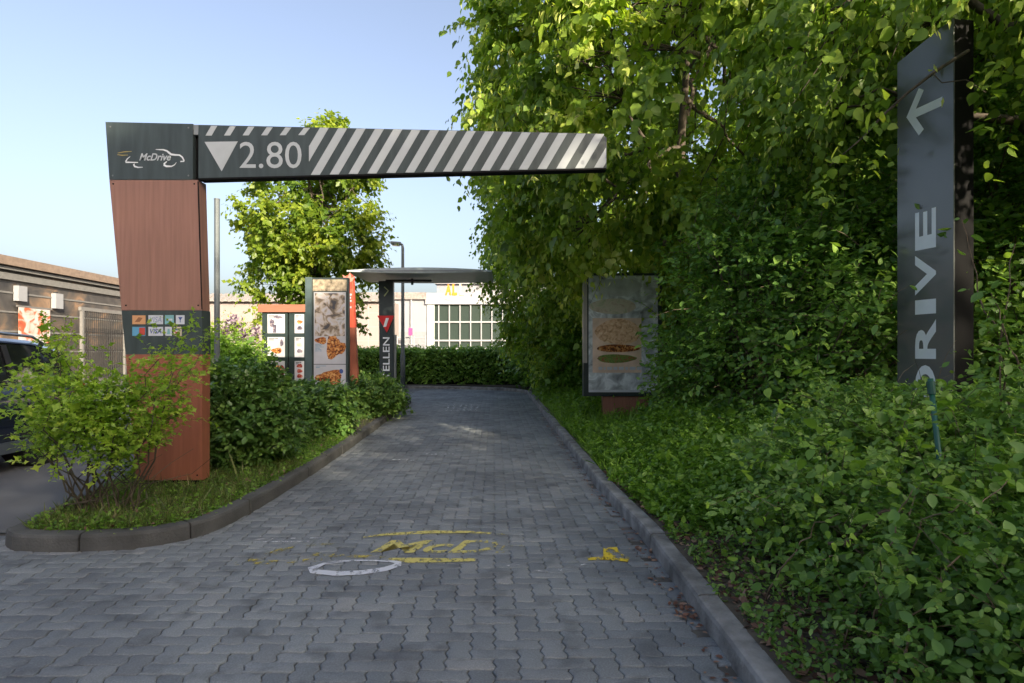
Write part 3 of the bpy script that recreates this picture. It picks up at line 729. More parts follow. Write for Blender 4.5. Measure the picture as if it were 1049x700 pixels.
# big poster board on the island
YB = 10.5
bd = thing('menu_poster_board', 'tall dark framed poster board with fried food pictures behind the middle shrub', 'menu board', (*wp(337,395,YB)[:2], .1))
zb = (HY-395)/F*YB+H0
build('frame', MB().prism([wp(x, y, YB) for x, y in ((313,284.5),(356.6,284.5),(356.6,420),(313,420))], (0,.12,0)), mat('board_green_grey', (.035,.05,.05), .4), bd)
build('side_cover', MB().prism([wp(x, y, YB-.03) for x, y in ((312.6,284),(319.3,284),(319.3,420),(312.6,420))], (0,.029,0)), mat('cover_grey', (.075,.11,.115), .35), bd)
ps = build('poster', MB().prism([wp(x, y, YB-.004) for x, y in rect(321.5,299.5,354.2,394)], (0,.003,0)), poster_w, bd)
tp_ = build('poster', MB().prism([wp(x, y, YB-.004) for x, y in rect(320.5,286.5,355,298.3)], (0,.003,0)), poster_c, bd)
YP = YB-.004
build('dappled_poster_picture', MB().prism([wp(x, y, YP-.0012) for x, y in rect(322.5,300.5,353.2,344.5)], (0,.001,0)), foodmat('dappled_picture', [(.36,(.06,.06,.07)),(.45,(.22,.17,.12)),(.53,(.48,.42,.36)),(.62,(.50,.50,.56)),(.72,(.30,.28,.20))], 7), ps); build('food_picture', blob(329,349,6,3.5,YP), fried, ps)  # mottled colours paint sun dapple over the upper poster picture
build('food_picture', blob(343,356,9.5,12,YP,20,.2), fried, ps); build('food_picture', blob(338,387,13,7.5,YP,20,.2), fried, ps)

build('poster_text', bars(322.8,352.5,[[5,2],[3,3],[4,3,1],[5],[2,4],[3,1,2]],.8,YP), dimblue, ps); build('poster_text', bars(336,343,[[4,6,5]],1.3,YP), cw, ps)
build('poster_text', bars(323.5,374.6,[[5,5],[4]],.9,YP), dimblue, ps); build('badge', blob(349.5,380.5,2.2,2.4,YP,12,0), cb, ps)
build('poster_edge', MB().prism([wp(x, y, YP-.001) for x, y in rect(321.5,373.0,354.2,373.7)], (0,.001,0)), dark_txt, ps)
# red and brown fin behind it
rd = thing('red_sign_fin', 'narrow red and brown sign fin right behind the tall poster board', 'sign', (*wp(360,384,11.6)[:2], .1))
red = mat('sign_red', (.55,.06,.035), .45, var=.15)
Yr = 11.6
f1 = build('panel', MB().prism([wp(x, y, Yr) for x, y in ((354.5,283),(359,280.5),(361.5,283),(363.5,335.5),(354.5,335.5))], (0,.12,0)), mat('sign_light_red', (.66,.09,.05), .45, var=.2, scale=4), rd)
build('lower_panel', MB().prism([wp(x, y, Yr) for x, y in ((354.5,335.7),(363.5,335.7),(366,384),(366,412),(354.5,412))], (0,.12,0)), mat('wood_red', (.24,.075,.045), .5, stretch=(9,9,.5)), rd)
build('emblem', blob(358.7,292,2.6,4.5,Yr-.001,14,.1,.004), red, f1)
build('star_point', MB().prism([wp(x, y, Yr-.006) for x, y in ((350.5,281.5),(356,284),(358.5,279),(360,285),(363.5,283),(361,288),(357,290),(353,287))], (0,.005,0)), mat('sign_pink', (.6,.25,.2), .5), f1)
build('fin_lettering', bars(357,301,[[3.2],[2.6],[3.2],[1.5],[3]],1.9,Yr-.001), cw, f1)

# double menu board
YM = 14.0
mbd = thing('menu_board', 'double menu board with dark columns of small pictures under a brown header', 'menu board', (*wp(295,390,YM)[:2], .1))
build('header', MB().prism([wp(x, y, YM-.06) for x, y in rect(264.2,312,326,319.8)], (0,.3,0)), mat('header_wood', (.30,.12,.075), .5, stretch=(.6,9,9)), mbd)
def column_board(x0, x1, px0, px1, side):
    fr_ = build('column', MB().prism([wp(x, y, YM) for x, y in rect(x0,320,x1,402)], (0,.18,0)), mat('column_dark', (.022,.036,.036), .4), mbd)
    rows = [(322,341.5),(345.5,366.2),(370,391)]
    for i, (a, b) in enumerate(rows):
        p = build('poster', MB().prism([wp(x, y, YM-.004) for x, y in rect(px0,a,px1,b)], (0,.003,0)), poster_w, mbd)
        Yq = YM-.004; cxm = (px0+px1)/2; w_ = px1-px0
        build('poster_text', bars(px0+1.2,a+1.2,[[w_*.35,w_*.18],[w_*.3]],.8,Yq), dark_txt, p)
        if side == 0:
            if i == 0: build('food_picture', blob(px0+4.5,a+9,2.6,4.2,Yq), drinkm, p); build('food_picture', blob(px0+11,a+3.2,5,1.4,Yq), drinkm, p); build('food_picture', MB().prism([wp(x, y, Yq-.001) for x, y in rect(px0+5.5,a+11,px0+9,b-.5)],(0,.001,0)), drinkm, p)
            if i == 1: build('food_picture', blob(px0+9.5,a+14,5.2,3,Yq), fried, p); build('food_picture', blob(px0+14.5,a+6,1.8,3.6,Yq), drinkm, p)
            if i == 2: build('food_picture', blob(px0+10,a+7,4,3,Yq), fried, p); build('food_picture', blob(px0+15,a+10,2.6,6,Yq), berry, p)
        else:
            for j in range(3 if i == 2 else 2):
                build('food_picture', blob(px0+5.2,a+(5 if i == 2 else 8)+j*(5.2 if i == 2 else 6.2),2.9,2,Yq), [fried, bread, berry][i] if j == 0 else (berry if i == 2 else drinkm), p)
column_board(268.5,294.5,274,291.8,0); column_board(296.2,318,301.8,311.5,1)

# order point canopy
YC = 14.0
cp = thing('order_point_canopy', 'order point with dark BESTELLEN post, red number 1 triangle and thin curved roof', 'canopy', (*wp(395,395,YC)[:2], .1))
pp = build('post', MB().prism([wp(x, y, YC) for x, y in ((387.8,288),(402.6,288),(403.6,410),(389,410))], (0,.16,0)), mat('post_dark', (.032,.045,.05), .4), cp)
build('speaker_strip', MB().prism([wp(x, y, YC+.02) for x, y in rect(403.9,343,405.4,412)], (0,.12,0)), steel_l, cp)
tri = build('number_triangle', MB().prism([wp(x, y, YC-.03) for x, y in ((386.4,323.5),(403.8,323.5),(396.2,341))], (0,.028,0)), mat('triangle_red', (.62,.02,.025), .35), cp)
a_ = wp(392.6,335.0,YC-.03); b_ = wp(398.4,326.0,YC-.03)
text_part('digit', '1', a_[0], a_[2], b_[0]-a_[0], b_[2]-a_[2], pxframe(YC-.03), sw, tri, shear=.2, offset=.03)
# vertical lettering, bottom to top
xl, xr_ = wp(392.2,0,YC)[0], wp(399.2,0,YC)[0]; zt_ = wp(0,345.6,YC)[2]; zb_ = wp(0,408,YC)[2]
text_part('post_lettering', 'BESTELLEN', 0, 0, zt_-zb_, xr_-xl, ((xr_, YC, zb_), (0,0,1), (-1,0,0)), sw, pp, ext=.003, offset=.012)
ch_ = MB()
ch_.ribbon([wp(393.5,294,YC-.002), wp(397.8,298,YC-.002), wp(393.5,303.5,YC-.002)], .03, (0,-1,0), .002)
build('chevron', ch_, mat('chevron_yellow', (.45,.5,.25), .5), pp)
roofm = mat('roof_grey_metal', (.42,.48,.50), .35)
rf = MB(); xs0, xs1 = wp(366,0,YC)[0], wp(505,0,YC)[0]; n = 16; y0, y1 = YC-.9, YC+1.1
zmid = wp(0,283,YC)[2]
up_, lo_ = [], []
for i in range(n+1):
    t = i/n; x = xs0+(xs1-xs0)*t; k = 1-(2*t-1)**2
    up_.append((x, zmid+.015+.065*k)); lo_.append((x, zmid-.015-.03*k))
prof = up_+lo_[::-1]
rf.prism([(x, y0, z) for x, z in prof], (0, y1-y0, 0))
rt = build('roof', rf, roofm, cp)
build('edge_strip', MB().prism([(xs0+.35,y0-.012,zmid-.01),(xs1-.2,y0-.012,zmid-.01),(xs1-.2,y0-.012,zmid+.02),(xs0+.35,y0-.012,zmid+.02)], (0,.011,0)), steel_l, rt)
build('light_strip', MB().box((wp(418,0,YC)[0], YC+.1, zmid-.10),(1.1,.12,.05),0,.01), mat('light_strip_dark', (.05,.05,.06), .4), rt)
build('stay', MB().tube([(xs0+1.3,YC+.08,zmid-.05),(xs0+1.3,YC+.08,zmid-.2)], .03, 8), steel, cp)

# light box poster on the right
YL = 10.2
lb = thing('poster_light_box', 'framed advertising light box with a burger poster under the lime tree', 'poster box', (*wp(640,435,YL)[:2], .12))
build('frame', MB().prism([wp(x, y, YL) for x, y in rect(598,280,678,406)], (0,.22,0)), mat('lightbox_frame', (.03,.04,.045), .35), lb)
build('side_trim', MB().prism([wp(x, y, YL-.002) for x, y in rect(597.5,281,601.5,372)], (0,.1,0)), mat('lightbox_trim', (.36,.33,.31), .3), lb)
pb = build('poster', MB().prism([wp(x, y, YL-.004) for x, y in rect(603,282.5,674,402)], (0,.003,0)), greyfoil, lb)
YQ = YL-.004
build('food_picture', blob(632,294,26,9,YQ,18,.05), mat('pale_reflection', (.5,.53,.55), .3, var=.3, scale=4), pb)  # pale blob paints a whitish reflection on the poster
build('food_picture', blob(628,314,24,8,YQ-.001,24,.03), foodmat('pale_salad_picture', [(.3,(.35,.42,.25)),(.5,(.60,.55,.45)),(.7,(.45,.36,.28))], 9), pb)
build('food_picture', MB().prism([wp(x, y, YQ-.004) for x, y in rect(607,326,657,382)], (0,.003,0)), mat('beige_ad', (.74,.56,.44), .3, var=.25, scale=3), pb)
build('food_picture', blob(633,340,23,13,YQ-.005,18,.06), bread, pb); build('food_picture', blob(633,357,22,4,YQ-.006,26,.03), fried, pb)
build('food_picture', blob(631,367.5,20,4.5,YQ-.007,26,.06), salad, pb)
build('poster_text', bars(613,376,[[4,2,5,4,5,3,6,5]],3.0,YQ-.006), cw, pb)
build('poster_edge', MB().prism([wp(x, y, YQ-.001) for x, y in rect(603,399.5,674,402)], (0,.001,0)), cw, pb)
build('base', MB().prism([wp(x, y, YL+.03) for x, y in rect(617.5,406.2,664,440)], (0,.16,0)), mat('base_wood', (.27,.12,.085), .5, stretch=(9,9,.5)), lb)
lbx = thing('poster_light_box', 'edge of a second brown sign panel just behind the lime trunk', 'sign', (*wp(694,420,11)[:2], .12))
lbx.name = 'brown_sign_panel'; ORG['brown_sign_panel'] = ORG.get('poster_light_box.001', Vector((*wp(694,420,11)[:2], .12)))
build('panel', MB().prism([wp(x, y, 12.6) for x, y in rect(693,296,702,420)], (0,.12,0)), mat('panel_wood', (.30,.13,.09), .5, stretch=(9,9,.5)), lbx)

# green fence post in the privet
gpst = thing('fence_post', 'thin dark green metal fence post leaning in the privet', 'fence post', (*wp(990,690,2.55)[:2], .1))
p0 = wp(993,745,2.5); p1 = wp(953,388,2.72)
build('shaft', MB().tube([p0, p1], .012, 10), mat('green_coated_metal', (.012,.085,.06), .35), gpst, smooth=True)
build('clamp', MB().tube([wp(954.5,404,2.71), wp(953.2,391,2.72)], .017, 10), mat('green_cap', (.01,.07,.05), .4), gpst)

# ------------------------------------------------------------------ buildings
clad = foodmat('cladding_stained_dappled', [(.30,(.025,.024,.025)),(.46,(.060,.056,.053)),(.56,(.11,.085,.065)),(.66,(.24,.15,.09)),(.75,(.09,.082,.078))], .9); clad_l = mat('cladding_light', (.16,.158,.152), .6, var=.12); fasc = mat('fascia_brown', (.20,.15,.115), .6, var=.2)  # cladding noise mixes brown stains with painted sun dapple
gap = mat('near_black', (.03,.03,.03), .8); whitep = mat('white_render', (.27,.28,.30), .6, var=.05, scale=.5)  # plain near-black of roof, handles, brackets and cage bars
WX = lambda Y: -18.4-.0575*Y
wd = Vector((-.0575,1,0)).normalized(); wn = Vector((1,.0575,0)).normalized()
def wbox(mb, Ya, Yb, za, zb, out, th=.1):
    a = Vector((WX(Ya),Ya,za))+wn*(out-th); b = Vector((WX(Yb),Yb,za))+wn*(out-th)
    return mb.prism([a, b, b+wn*th, a+wn*th], (0,0,zb-za))
bl = thing('warehouse', 'long low dark clad warehouse running back along the car park', 'building', (-19.6,20,0))
build('wall', wbox(MB(), -8, 37.6, 0, 4.72, 0, 6.), clad, bl)
build('fascia', wbox(MB(), -8.2, 37.8, 4.66, 5.0, .45, .6), fasc, bl)
build('gutter', wbox(MB(), -8.2, 37.8, 4.50, 4.62, .30, .25), clad_l, bl)
build('cornice_beam', wbox(MB(), -8.2, 37.8, 4.14, 4.40, .16, .14), clad_l, bl)
for z in (3.62, 2.86, 2.1, 1.3): build('cladding_rail', wbox(MB(), -8, 37.6, z, z+.07, .04, .035), clad_l, bl)
build('roof', MB().prism([tuple(Vector((WX(-8),-8,4.72))), tuple(Vector((WX(37.6),37.6,4.72))), tuple(Vector((WX(37.6)-6,37.2,4.9))), tuple(Vector((WX(-8)-6,-8.4,4.9)))], (0,0,.12)), gap, bl)
for Ya in (-4,1.5,7,12.5,18):
    dd = build('door', wbox(MB(), Ya, Ya+2.4, .05, 2.8, .045, .04), clad_l, bl)
    build('handle', wbox(MB(), Ya+.2, Ya+.35, 1.0, 1.1, .08, .03), gap, dd)
for i, (Ya, Yb, za, zb_) in enumerate(((23.15,23.6,3.35,3.95),(25.2,25.65,3.2,3.85))):
    t = thing('wall_light_box', ['white lamp box on the warehouse wall, over the red banner', 'white lamp box on the warehouse wall, right of the banner'][i], 'wall lamp', (WX(Ya)+.1,Ya,za), 'lamp boxes on the warehouse')
    build('housing', wbox(MB(), Ya, Yb, za, zb_, .22, .2), whitep, t); build('bracket', wbox(MB(), Ya+.15, Yb-.15, zb_, zb_+.08, .1, .1), gap, t)
ban = thing('banner', 'faded red and white banner on the dark warehouse wall', 'banner', (WX(24),24,2))
bnm = foodmat('banner_print', [(.35,(.55,.53,.55)),(.5,(.5,.42,.38)),(.58,(.50,.12,.05)),(.7,(.30,.06,.03))], 2.2)
build('cloth', wbox(MB(), 23.3, 25.0, 1.7, 3.12, .12, .02), bnm, ban); build('rail', wbox(MB(), 23.2, 25.1, 3.12, 3.18, .14, .05), clad_l, ban)
cg = thing('cage_fence', 'dark vertical bar cage in front of the warehouse beside the gate post', 'fence', (WX(27)+.8,27,0))
build('top_rail', wbox(MB(), 25.3, 34, 3.12, 3.28, 1.2, .12), clad_l, cg)
bb = MB(); Y = 25.4
while Y < 34: bb = wbox(bb, Y, Y+.03, .1, 3.12, 1.15, .03); Y += .14
for z in (1.4, 2.2, 2.85): wbox(bb, 25.4, 34, z, z+.03, 1.16, .035)
build('bar_panel', bb, gap, cg)
for Y in (25.35, 28.4, 31.4): build('post', wbox(MB(), Y, Y+.12, 0, 3.12, 1.22, .12), clad_l, cg)
# far pink wall
YW = 42.
fb = thing('beige_hall', 'long low beige panel hall with a corrugated grey roof edge behind the tree', 'building', (-16,YW,0))
pinkm = mat('beige_panel', (.26,.225,.213), .7, var=.06, scale=.3)
build('wall', MB().prism([(-26,YW,0),(-8.7,YW,0),(-8.7,YW,4.95),(-26,YW,4.95)], (0,8,0)), pinkm, fb)
rfm = MB(); x = -26.
while x < -8.6: rfm.prism([(x,YW-.4,4.9),(x+.28,YW-.4,4.9),(x+.28,YW+.9,5.5),(x,YW+.9,5.5)], (0,0,.1)); rfm.prism([(x+.28,YW-.36,4.88),(x+.5,YW-.36,4.88),(x+.5,YW+.94,5.48),(x+.28,YW+.94,5.48)], (0,0,.05)); x += .5
build('roof', rfm, mat('roof_sheet', (.25,.235,.22), .6), fb)
for i in range(8): build('panel_joint', MB().box((-25+i*2.1, YW-.003, 2.5), (.03,.006,4.8)), mat('joint_grey', (.35,.32,.3), .8) if i == 0 else bpy.data.materials['joint_grey'], fb)
for i in range(4): build('panel_joint', MB().box((-17.3, YW-.006, 1.1+i*1.0), (17.2,.006,.025)), bpy.data.materials['joint_grey'], fb)
build('downpipe', MB().tube([(-22.0,YW-.12,0),(-22.0,YW-.12,4.85)], .07, 8), steel_l, fb)
# white block + glazed building
YX = 45.
def px(x, Y=YX): return (x-CX)/F*Y
def pz(y, Y=YX): return H0+(HY-y)/F*Y
wb = thing('white_hall', 'pale grey rendered hall with a flat roof to the left of the glazed front', 'building', (px(420),YX,0))
lgm = mat('pale_grey_render', (.23,.24,.265), .7, var=.05, scale=.4)
build('wall', MB().prism([(px(370),YX,0),(px(437),YX,0),(px(437),YX,pz(307)),(px(370),YX,pz(307))], (0,6,0)), lgm, wb)
build('roof_edge', MB().prism([(px(368),YX-.25,pz(307)),(px(437),YX-.25,pz(307)),(px(437),YX-.25,pz(300)),(px(368),YX-.25,pz(300))], (0,.8,0)), mat('roof_edge_brown', (.22,.19,.18), .7, var=.3), wb)
build('base_band', MB().prism([(px(400),YX-.05,0),(px(437),YX-.05,0),(px(437),YX-.05,pz(340)),(px(400),YX-.05,pz(340))], (0,.045,0)), mat('band_grey', (.2,.21,.23), .7), wb)
build('downpipe', MB().tube([(px(421.5),YX-.1,0),(px(421.5),YX-.1,pz(307))], .08, 8), whitep, wb)
ra = thing('handrail', 'white painted ramp handrail in front of the pale hall', 'railing', (px(420),43.5,0))
rm = MB()
for y in (346,353,357): rm.tube([(px(406,43.5),43.5,pz(y,43.5)),(px(436,43.5),43.5,pz(y,43.5))], .05, 6)
build('rail', rm, whitep, ra)
for x in (407,424,436): build('post', MB().tube([(px(x,43.5),43.5,0),(px(x,43.5),43.5,pz(344,43.5))], .05, 6), whitep, ra)
pk = thing('pink_sign', 'small bright pink sign on a thin post before the pale hall', 'sign', (px(420.5,43),43,0))
build('plate', MB().box((px(420.5,43),43,pz(340,43)),(.3,.03,.55),0,.005), mat('pink', (.75,.05,.18), .5), pk); build('post', MB().tube([(px(420.5,43),43.05,0),(px(420.5,43),43.05,pz(338,43))], .03, 6), steel_l, pk)
gb = thing('glazed_building', 'white building with a large gridded glass front and orange roof letters', 'building', (px(470),YX,0))
build('wall', MB().prism([(px(437.5),YX+.3,0),(px(620),YX+.3,0),(px(620),YX+.3,pz(301.5)),(px(437.5),YX+.3,pz(301.5))], (0,8,0)), whitep, gb)
build('parapet', MB().prism([(px(436),YX-.2,pz(312)),(px(620),YX-.2,pz(312)),(px(620),YX-.2,pz(300.5)),(px(436),YX-.2,pz(300.5))], (0,.49,0)), whitep, gb)
up = build('upper_storey', MB().prism([(px(445),YX+1.5,pz(301)),(px(600),YX+1.5,pz(301)),(px(600),YX+1.5,pz(289)),(px(445),YX+1.5,pz(289))], (0,6,0)), mat('clerestory', (.22,.22,.25), .4), gb)
build('roof_slab', MB().prism([(px(443),YX+1.2,pz(289)),(px(602),YX+1.2,pz(289)),(px(602),YX+1.2,pz(287)),(px(443),YX+1.2,pz(287))], (0,7,0)), whitep, gb)
glassm, gnt, gbs, gL = newmat('window_glass'); gbs.inputs['Base Color'].default_value = (.035,.05,.045,1); gbs.inputs['Roughness'].default_value = .08; gbs.inputs['Specular IOR Level'].default_value = .9
gl = build('window', MB().prism([(px(438),YX+.1,pz(358)),(px(600),YX+.1,pz(358)),(px(600),YX+.1,pz(312)),(px(438),YX+.1,pz(312))], (0,.15,0)), glassm, gb)
fm = MB()
x = 438.5
while x < 600: fm.box((px(x),YX+.03,(pz(358)+pz(312))/2),(.08,.13,pz(312)-pz(358)),0); x += 10.9
for y in (330,349,357.5): fm.box((px(519),YX+.02,pz(y)),(px(600)-px(438),.14,.12),0)
build('frame', fm, whitep, gl)
build('corner_panel', MB().box((px(441.5),YX-.06,(pz(358)+pz(312))/2),(.55,.03,pz(312)-pz(358))), mat('green_white_panel', (.42,.48,.45), .4), gl)
orm = mat('orange_letter', (.60,.19,.01), .4)
for i, (bx, wx) in enumerate((('A',6.5),('L',5),('L',5))):
    a_ = 456.5+i*7.2
    text_part('roof_letter', bx, px(a_), pz(303), px(a_+wx)-px(a_), pz(291.5)-pz(303), ((0,YX-.25,0),(1,0,0),(0,0,1)), orm if i < 2 else mat('pale_letter', (.55,.48,.3), .4), gb, offset=.05, ext=.02)
build('swoosh', MB().prism([(px(x),YX-.23,pz(y)) for x, y in ((450,303.5),(482,303.5),(474,306),(464,309),(456,306.5))], (0,.02,0)), mat('pale_yellow', (.60,.56,.38), .5), gb)

# ------------------------------------------------------------------ the parked car
navy = mat('car_paint_navy', (.018,.028,.055), .22, metal=.4, var=.04, coat=1.)
cglass = mat('car_glass', (.012,.014,.016), .05, var=.02, spec=.8); rub = mat('rubber', (.015,.015,.015), .8); alloy = mat('alloy', (.55,.56,.58), .3, metal=.9)
railm = mat('roof_rail', (.42,.47,.53), .3, metal=.8); plast = mat('black_plastic', (.02,.02,.022), .5)
cy0, cy1 = 3.2, 7.85; xs, Wc = -5.48, 1.82; tilt = -.03
car = thing('parked_car', 'dark navy estate car parked beyond the feathery shrub, mostly out of frame', 'car', (xs-.9,(cy0+cy1)/2,0))
def cpt(u, v, z):
    """u: 0..1 along the car, v: 0 near side .. 1 far side"""
    u = 1-u; return (xs-v*Wc+tilt*(u*(cy1-cy0)), cy0+u*(cy1-cy0), z)
def loft(rows):
    mb = MB(); m_ = len(rows[0])
    for r in rows: mb.v += [tuple(p) for p in r]
    for i in range(len(rows)-1):
        for j in range(m_-1): mb.f.append((i*m_+j, i*m_+j+1, (i+1)*m_+j+1, (i+1)*m_+j))
    mb.f.append(tuple(range(m_))); mb.f.append(tuple((len(rows)-1)*m_+j for j in range(m_-1,-1,-1)))
    return mb
rows = []
for u in np.linspace(0, 1, 25):
    e = max(0, 1-min(u, 1-u)/.10); ins = .09*e**2
    belt = .93 if u < .74 else .93-(u-.74)*.75; belt -= .10*max(0, (.06-u)/.06)
    hood = .98 if u < .72 else 1.0-(u-.72)*1.0-max(0,u-.95)*2.5
    zl = .24+.12*e**2
    arch = 0
    rows.append([cpt(u, ins+.05, zl), cpt(u, ins+.005, zl+.12), cpt(u, ins-.005, .62), cpt(u, ins+.02, belt-.03), cpt(u, ins+.07, min(hood, belt+.04)), cpt(u, .5, min(hood, belt+.07)),
                 cpt(u, 1-ins-.07, min(hood, belt+.04)), cpt(u, 1-ins-.02, belt-.03), cpt(u, 1-ins+.005, .62), cpt(u, 1-ins-.005, zl+.12), cpt(u, 1-ins-.05, zl)])
build('body', loft(rows), navy, car, smooth=True)
rows = []
for u, zt_, ins in ((.02,1.0,.06),(.07,1.38,.13),(.15,1.47,.15),(.3,1.51,.155),(.45,1.51,.155),(.55,1.48,.15),(.60,1.42,.14),(.76,.99,.07)):
    rows.append([cpt(u, .045, .92), cpt(u, .06, 1.0), cpt(u, ins-.015, max(1.0, zt_-.06)), cpt(u, ins+.02, zt_), cpt(u, .5, zt_+.02), cpt(u, 1-ins-.02, zt_), cpt(u, 1-ins+.015, max(1.0, zt_-.06)), cpt(u, .94, 1.0), cpt(u, .955, .92)])
build('greenhouse', loft(rows), cglass, car, smooth=False)
rows = []
for u, zt_, ins in ((.07,1.385,.13),(.15,1.475,.15),(.3,1.515,.155),(.45,1.515,.155),(.55,1.485,.15),(.60,1.43,.14)):
    rows.append([cpt(u, ins-.02, zt_-.05), cpt(u, ins+.02, zt_+.006), cpt(u, .5, zt_+.03), cpt(u, 1-ins-.02, zt_+.006), cpt(u, 1-ins+.02, zt_-.05)])
build('roof', loft(rows), navy, car, smooth=True)
for v in (.165, .835): build('roof_rail', MB().tube([cpt(.10,v,1.44), cpt(.14,v,1.53), cpt(.3,v,1.575), cpt(.45,v,1.57), cpt(.53,v,1.53), cpt(.55,v,1.49)], .017, 8), railm, car, smooth=True)
for u in (.06, .25, .43, .585):
    for s in (0, 1):
        uu = .68 if u > .5 else u
        v0 = .05 if not s else .95; v1 = .14 if not s else .86
        build('window_pillar', MB().ribbon([cpt(uu, v0-.004*(1-2*s), .97), cpt(u, v1-.012*(1-2*s), 1.42)], .07, (1 if not s else -1,0,.2), .01), plast, car)
build('sill', MB().prism([cpt(.2,-.012,.22), cpt(.72,-.012,.22), cpt(.72,-.012,.34), cpt(.2,-.012,.34)], (-.06,0,0)), mat('sill_grey', (.09,.11,.13), .4), car)
for uu in (.175, .825):
    for v in (0, 1):
        c = Vector(cpt(uu, .1 if v == 0 else .9, .325)); sg = 1 if v == 0 else -1
        c.x += .02*sg
        tp2 = [(c.x-.11, c.y, c.z), (c.x+.11, c.y, c.z)]
        arch_ = build('wheel_arch', MB().tube([(c.x-.1,c.y,c.z+.01),(c.x+.107*1+.06*sg-.06*(1 if sg<0 else 0)*0,c.y,c.z+.01)], .37, 24), plast, car)
        wh = build('wheel', MB().tube([(c.x-.10,c.y,c.z),(c.x-.085,c.y,c.z),(c.x+.155 if sg > 0 else c.x+.085,c.y,c.z),(c.x+.165 if sg > 0 else c.x+.1,c.y,c.z)] if sg > 0 else [(c.x-.165,c.y,c.z),(c.x-.155,c.y,c.z),(c.x+.085,c.y,c.z),(c.x+.1,c.y,c.z)], [.30,.325,.325,.30], 28), rub, car)
        rm_ = MB(); xo = c.x+sg*.168
        rm_.tube([(xo-.012*sg,c.y,c.z),(xo,c.y,c.z)], [.215,.21], 24)
        rm2 = MB()
        for k in range(7):
            a = 2*math.pi*k/7
            rm2.ribbon([(xo+.004*sg,c.y+.03*math.cos(a),c.z+.03*math.sin(a)),(xo+.004*sg,c.y+.215*math.cos(a),c.z+.215*math.sin(a))], [.05,.04], (sg,0,0), .014)
        rm2.tube([(xo,c.y,c.z),(xo+.02*sg,c.y,c.z)], .045, 12)
        rim = build('rim', rm_, plast, wh); build('spoke', rm2, alloy, wh)
for v in (0, 1):
    s = 1-2*v
    mpt = Vector(cpt(.66, v, 1.02)); build('wing_mirror', MB().box((mpt.x+.12*s, mpt.y, mpt.z), (.2,.1,.14), 0, .035), navy, car)
    build('headlight', MB().prism([cpt(.93, .02+.0*v if v == 0 else .98, .66), cpt(.985, .09 if v == 0 else .91, .64), cpt(.985, .09 if v == 0 else .91, .75), cpt(.92, .02 if v == 0 else .98, .79)], (.012*s,.02,0)), mat('headlamp', (.6,.62,.65), .1) if v == 0 else bpy.data.materials['headlamp'], car)
    build('tail_light', MB().box(tuple(Vector(cpt(.012, .09 if v == 0 else .91, .86))), (.16,.08,.16), 0, .02), mat('tail_red', (.4,.01,.01), .2) if v == 0 else bpy.data.materials['tail_red'], car)
    for du, wu in ((.245,.2),(.46,.22)):
        build('door_handle', MB().box((cpt(du, v, .86)[0]+.012*s, cpt(du, 0, 0)[1], .86), (.03,.16,.025), 0, .008), navy, car)
    for du in (.225,.44,.68):
        build('door_gap', MB().box((cpt(du, v, .62)[0]+.008*s, cpt(du,0,0)[1], .64), (.012,.008,.56)), rub, car)
build('number_plate', MB().box(cpt(1.0, .5, .45), (.52,.03,.11), 0, .004), whitep, car)
build('number_plate', MB().box(cpt(-.002, .5, .55), (.52,.03,.11), 0, .004), whitep, car)

# ------------------------------------------------------------------ vegetation
exec_veg = True
# tall lime over the lane
make_tree('lime_tree', 'tall lime tree behind the light box, its crown spreading over the striped beam', 'tree', (3.55,13.2,.15), 3, .17, (3.3,10.6,5.9), (4.1,5.0,4.0), 320, 34, 12, .095, lime_leaf,
          bracts=2.2, zmin=2.3, droop=.5, shell=.62, crad=(.5,.95), inside=lambda p: not (p[1] < 9.9 and p[2] < 3.2 and p[0] < 2.9) and p[0] > -.062*p[1] and not(p[2] < 3.0 and p[0] < .9) , group='lime trees over the lane', twig_every=10, light=(.25,.95))
make_tree('lime_tree', 'lime tree at the bend, its drooping crown hanging low over the far kerb', 'tree', (2.4,17.5,.15), 3, .15, (1.9,16.0,5.0), (2.7,3.2,4.6), 170, 28, 10, .11, lime_leaf,
          bracts=1.6, zmin=1.0, droop=.45, shell=.6, crad=(.5,.9), tmpl=T_LOW, inside=lambda p: not(p[2] < 1.6 and p[0] < .9), group='lime trees over the lane', twig_every=12)
make_tree('lime_tree', 'near lime tree whose leafy twigs hang in front of the grey DRIVE pylon', 'tree', (6.4,5.8,.3), 3, .2, (5.4,5.2,4.3), (3.6,3.6,2.1), 200, 30, 12, .066, lime_leaf, tmpl=T_FHEART,
          bracts=1.8, zmin=2.3, droop=.5, shell=.3, crad=(.45,.85), inside=lambda p: p[1] > 1.5 and not (p[1] < 5.3 and .54 < p[0]/p[1] < .89 and (p[2]-H0)/p[1] < .60) and p[2]-H0 > .22*p[1]+1.0 and not(p[0]/p[1] < .30), group='lime trees over the lane', twig_every=8)
# second-row trees closing the sky gaps behind the near crowns
make_tree('lime_tree', 'broad lime tree in the second row behind the light box', 'tree', (8.6,12.5,.3), 3, .2, (8.6,12.5,4.6), (3.3,3.9,3.6), 90, 18, 8, .19, lime_leaf, tmpl=T_LOW, zmin=.9, shell=.4, crad=(.8,1.3), group='lime trees over the lane', twig_every=30)
make_tree('lime_tree', 'lime tree in the second row beyond the bend', 'tree', (8.0,20.5,.3), 3, .2, (8,20.5,5), (3.3,3.9,4.4), 90, 18, 8, .19, lime_leaf, tmpl=T_LOW, zmin=.9, shell=.4, crad=(.8,1.3), group='lime trees over the lane', twig_every=30)
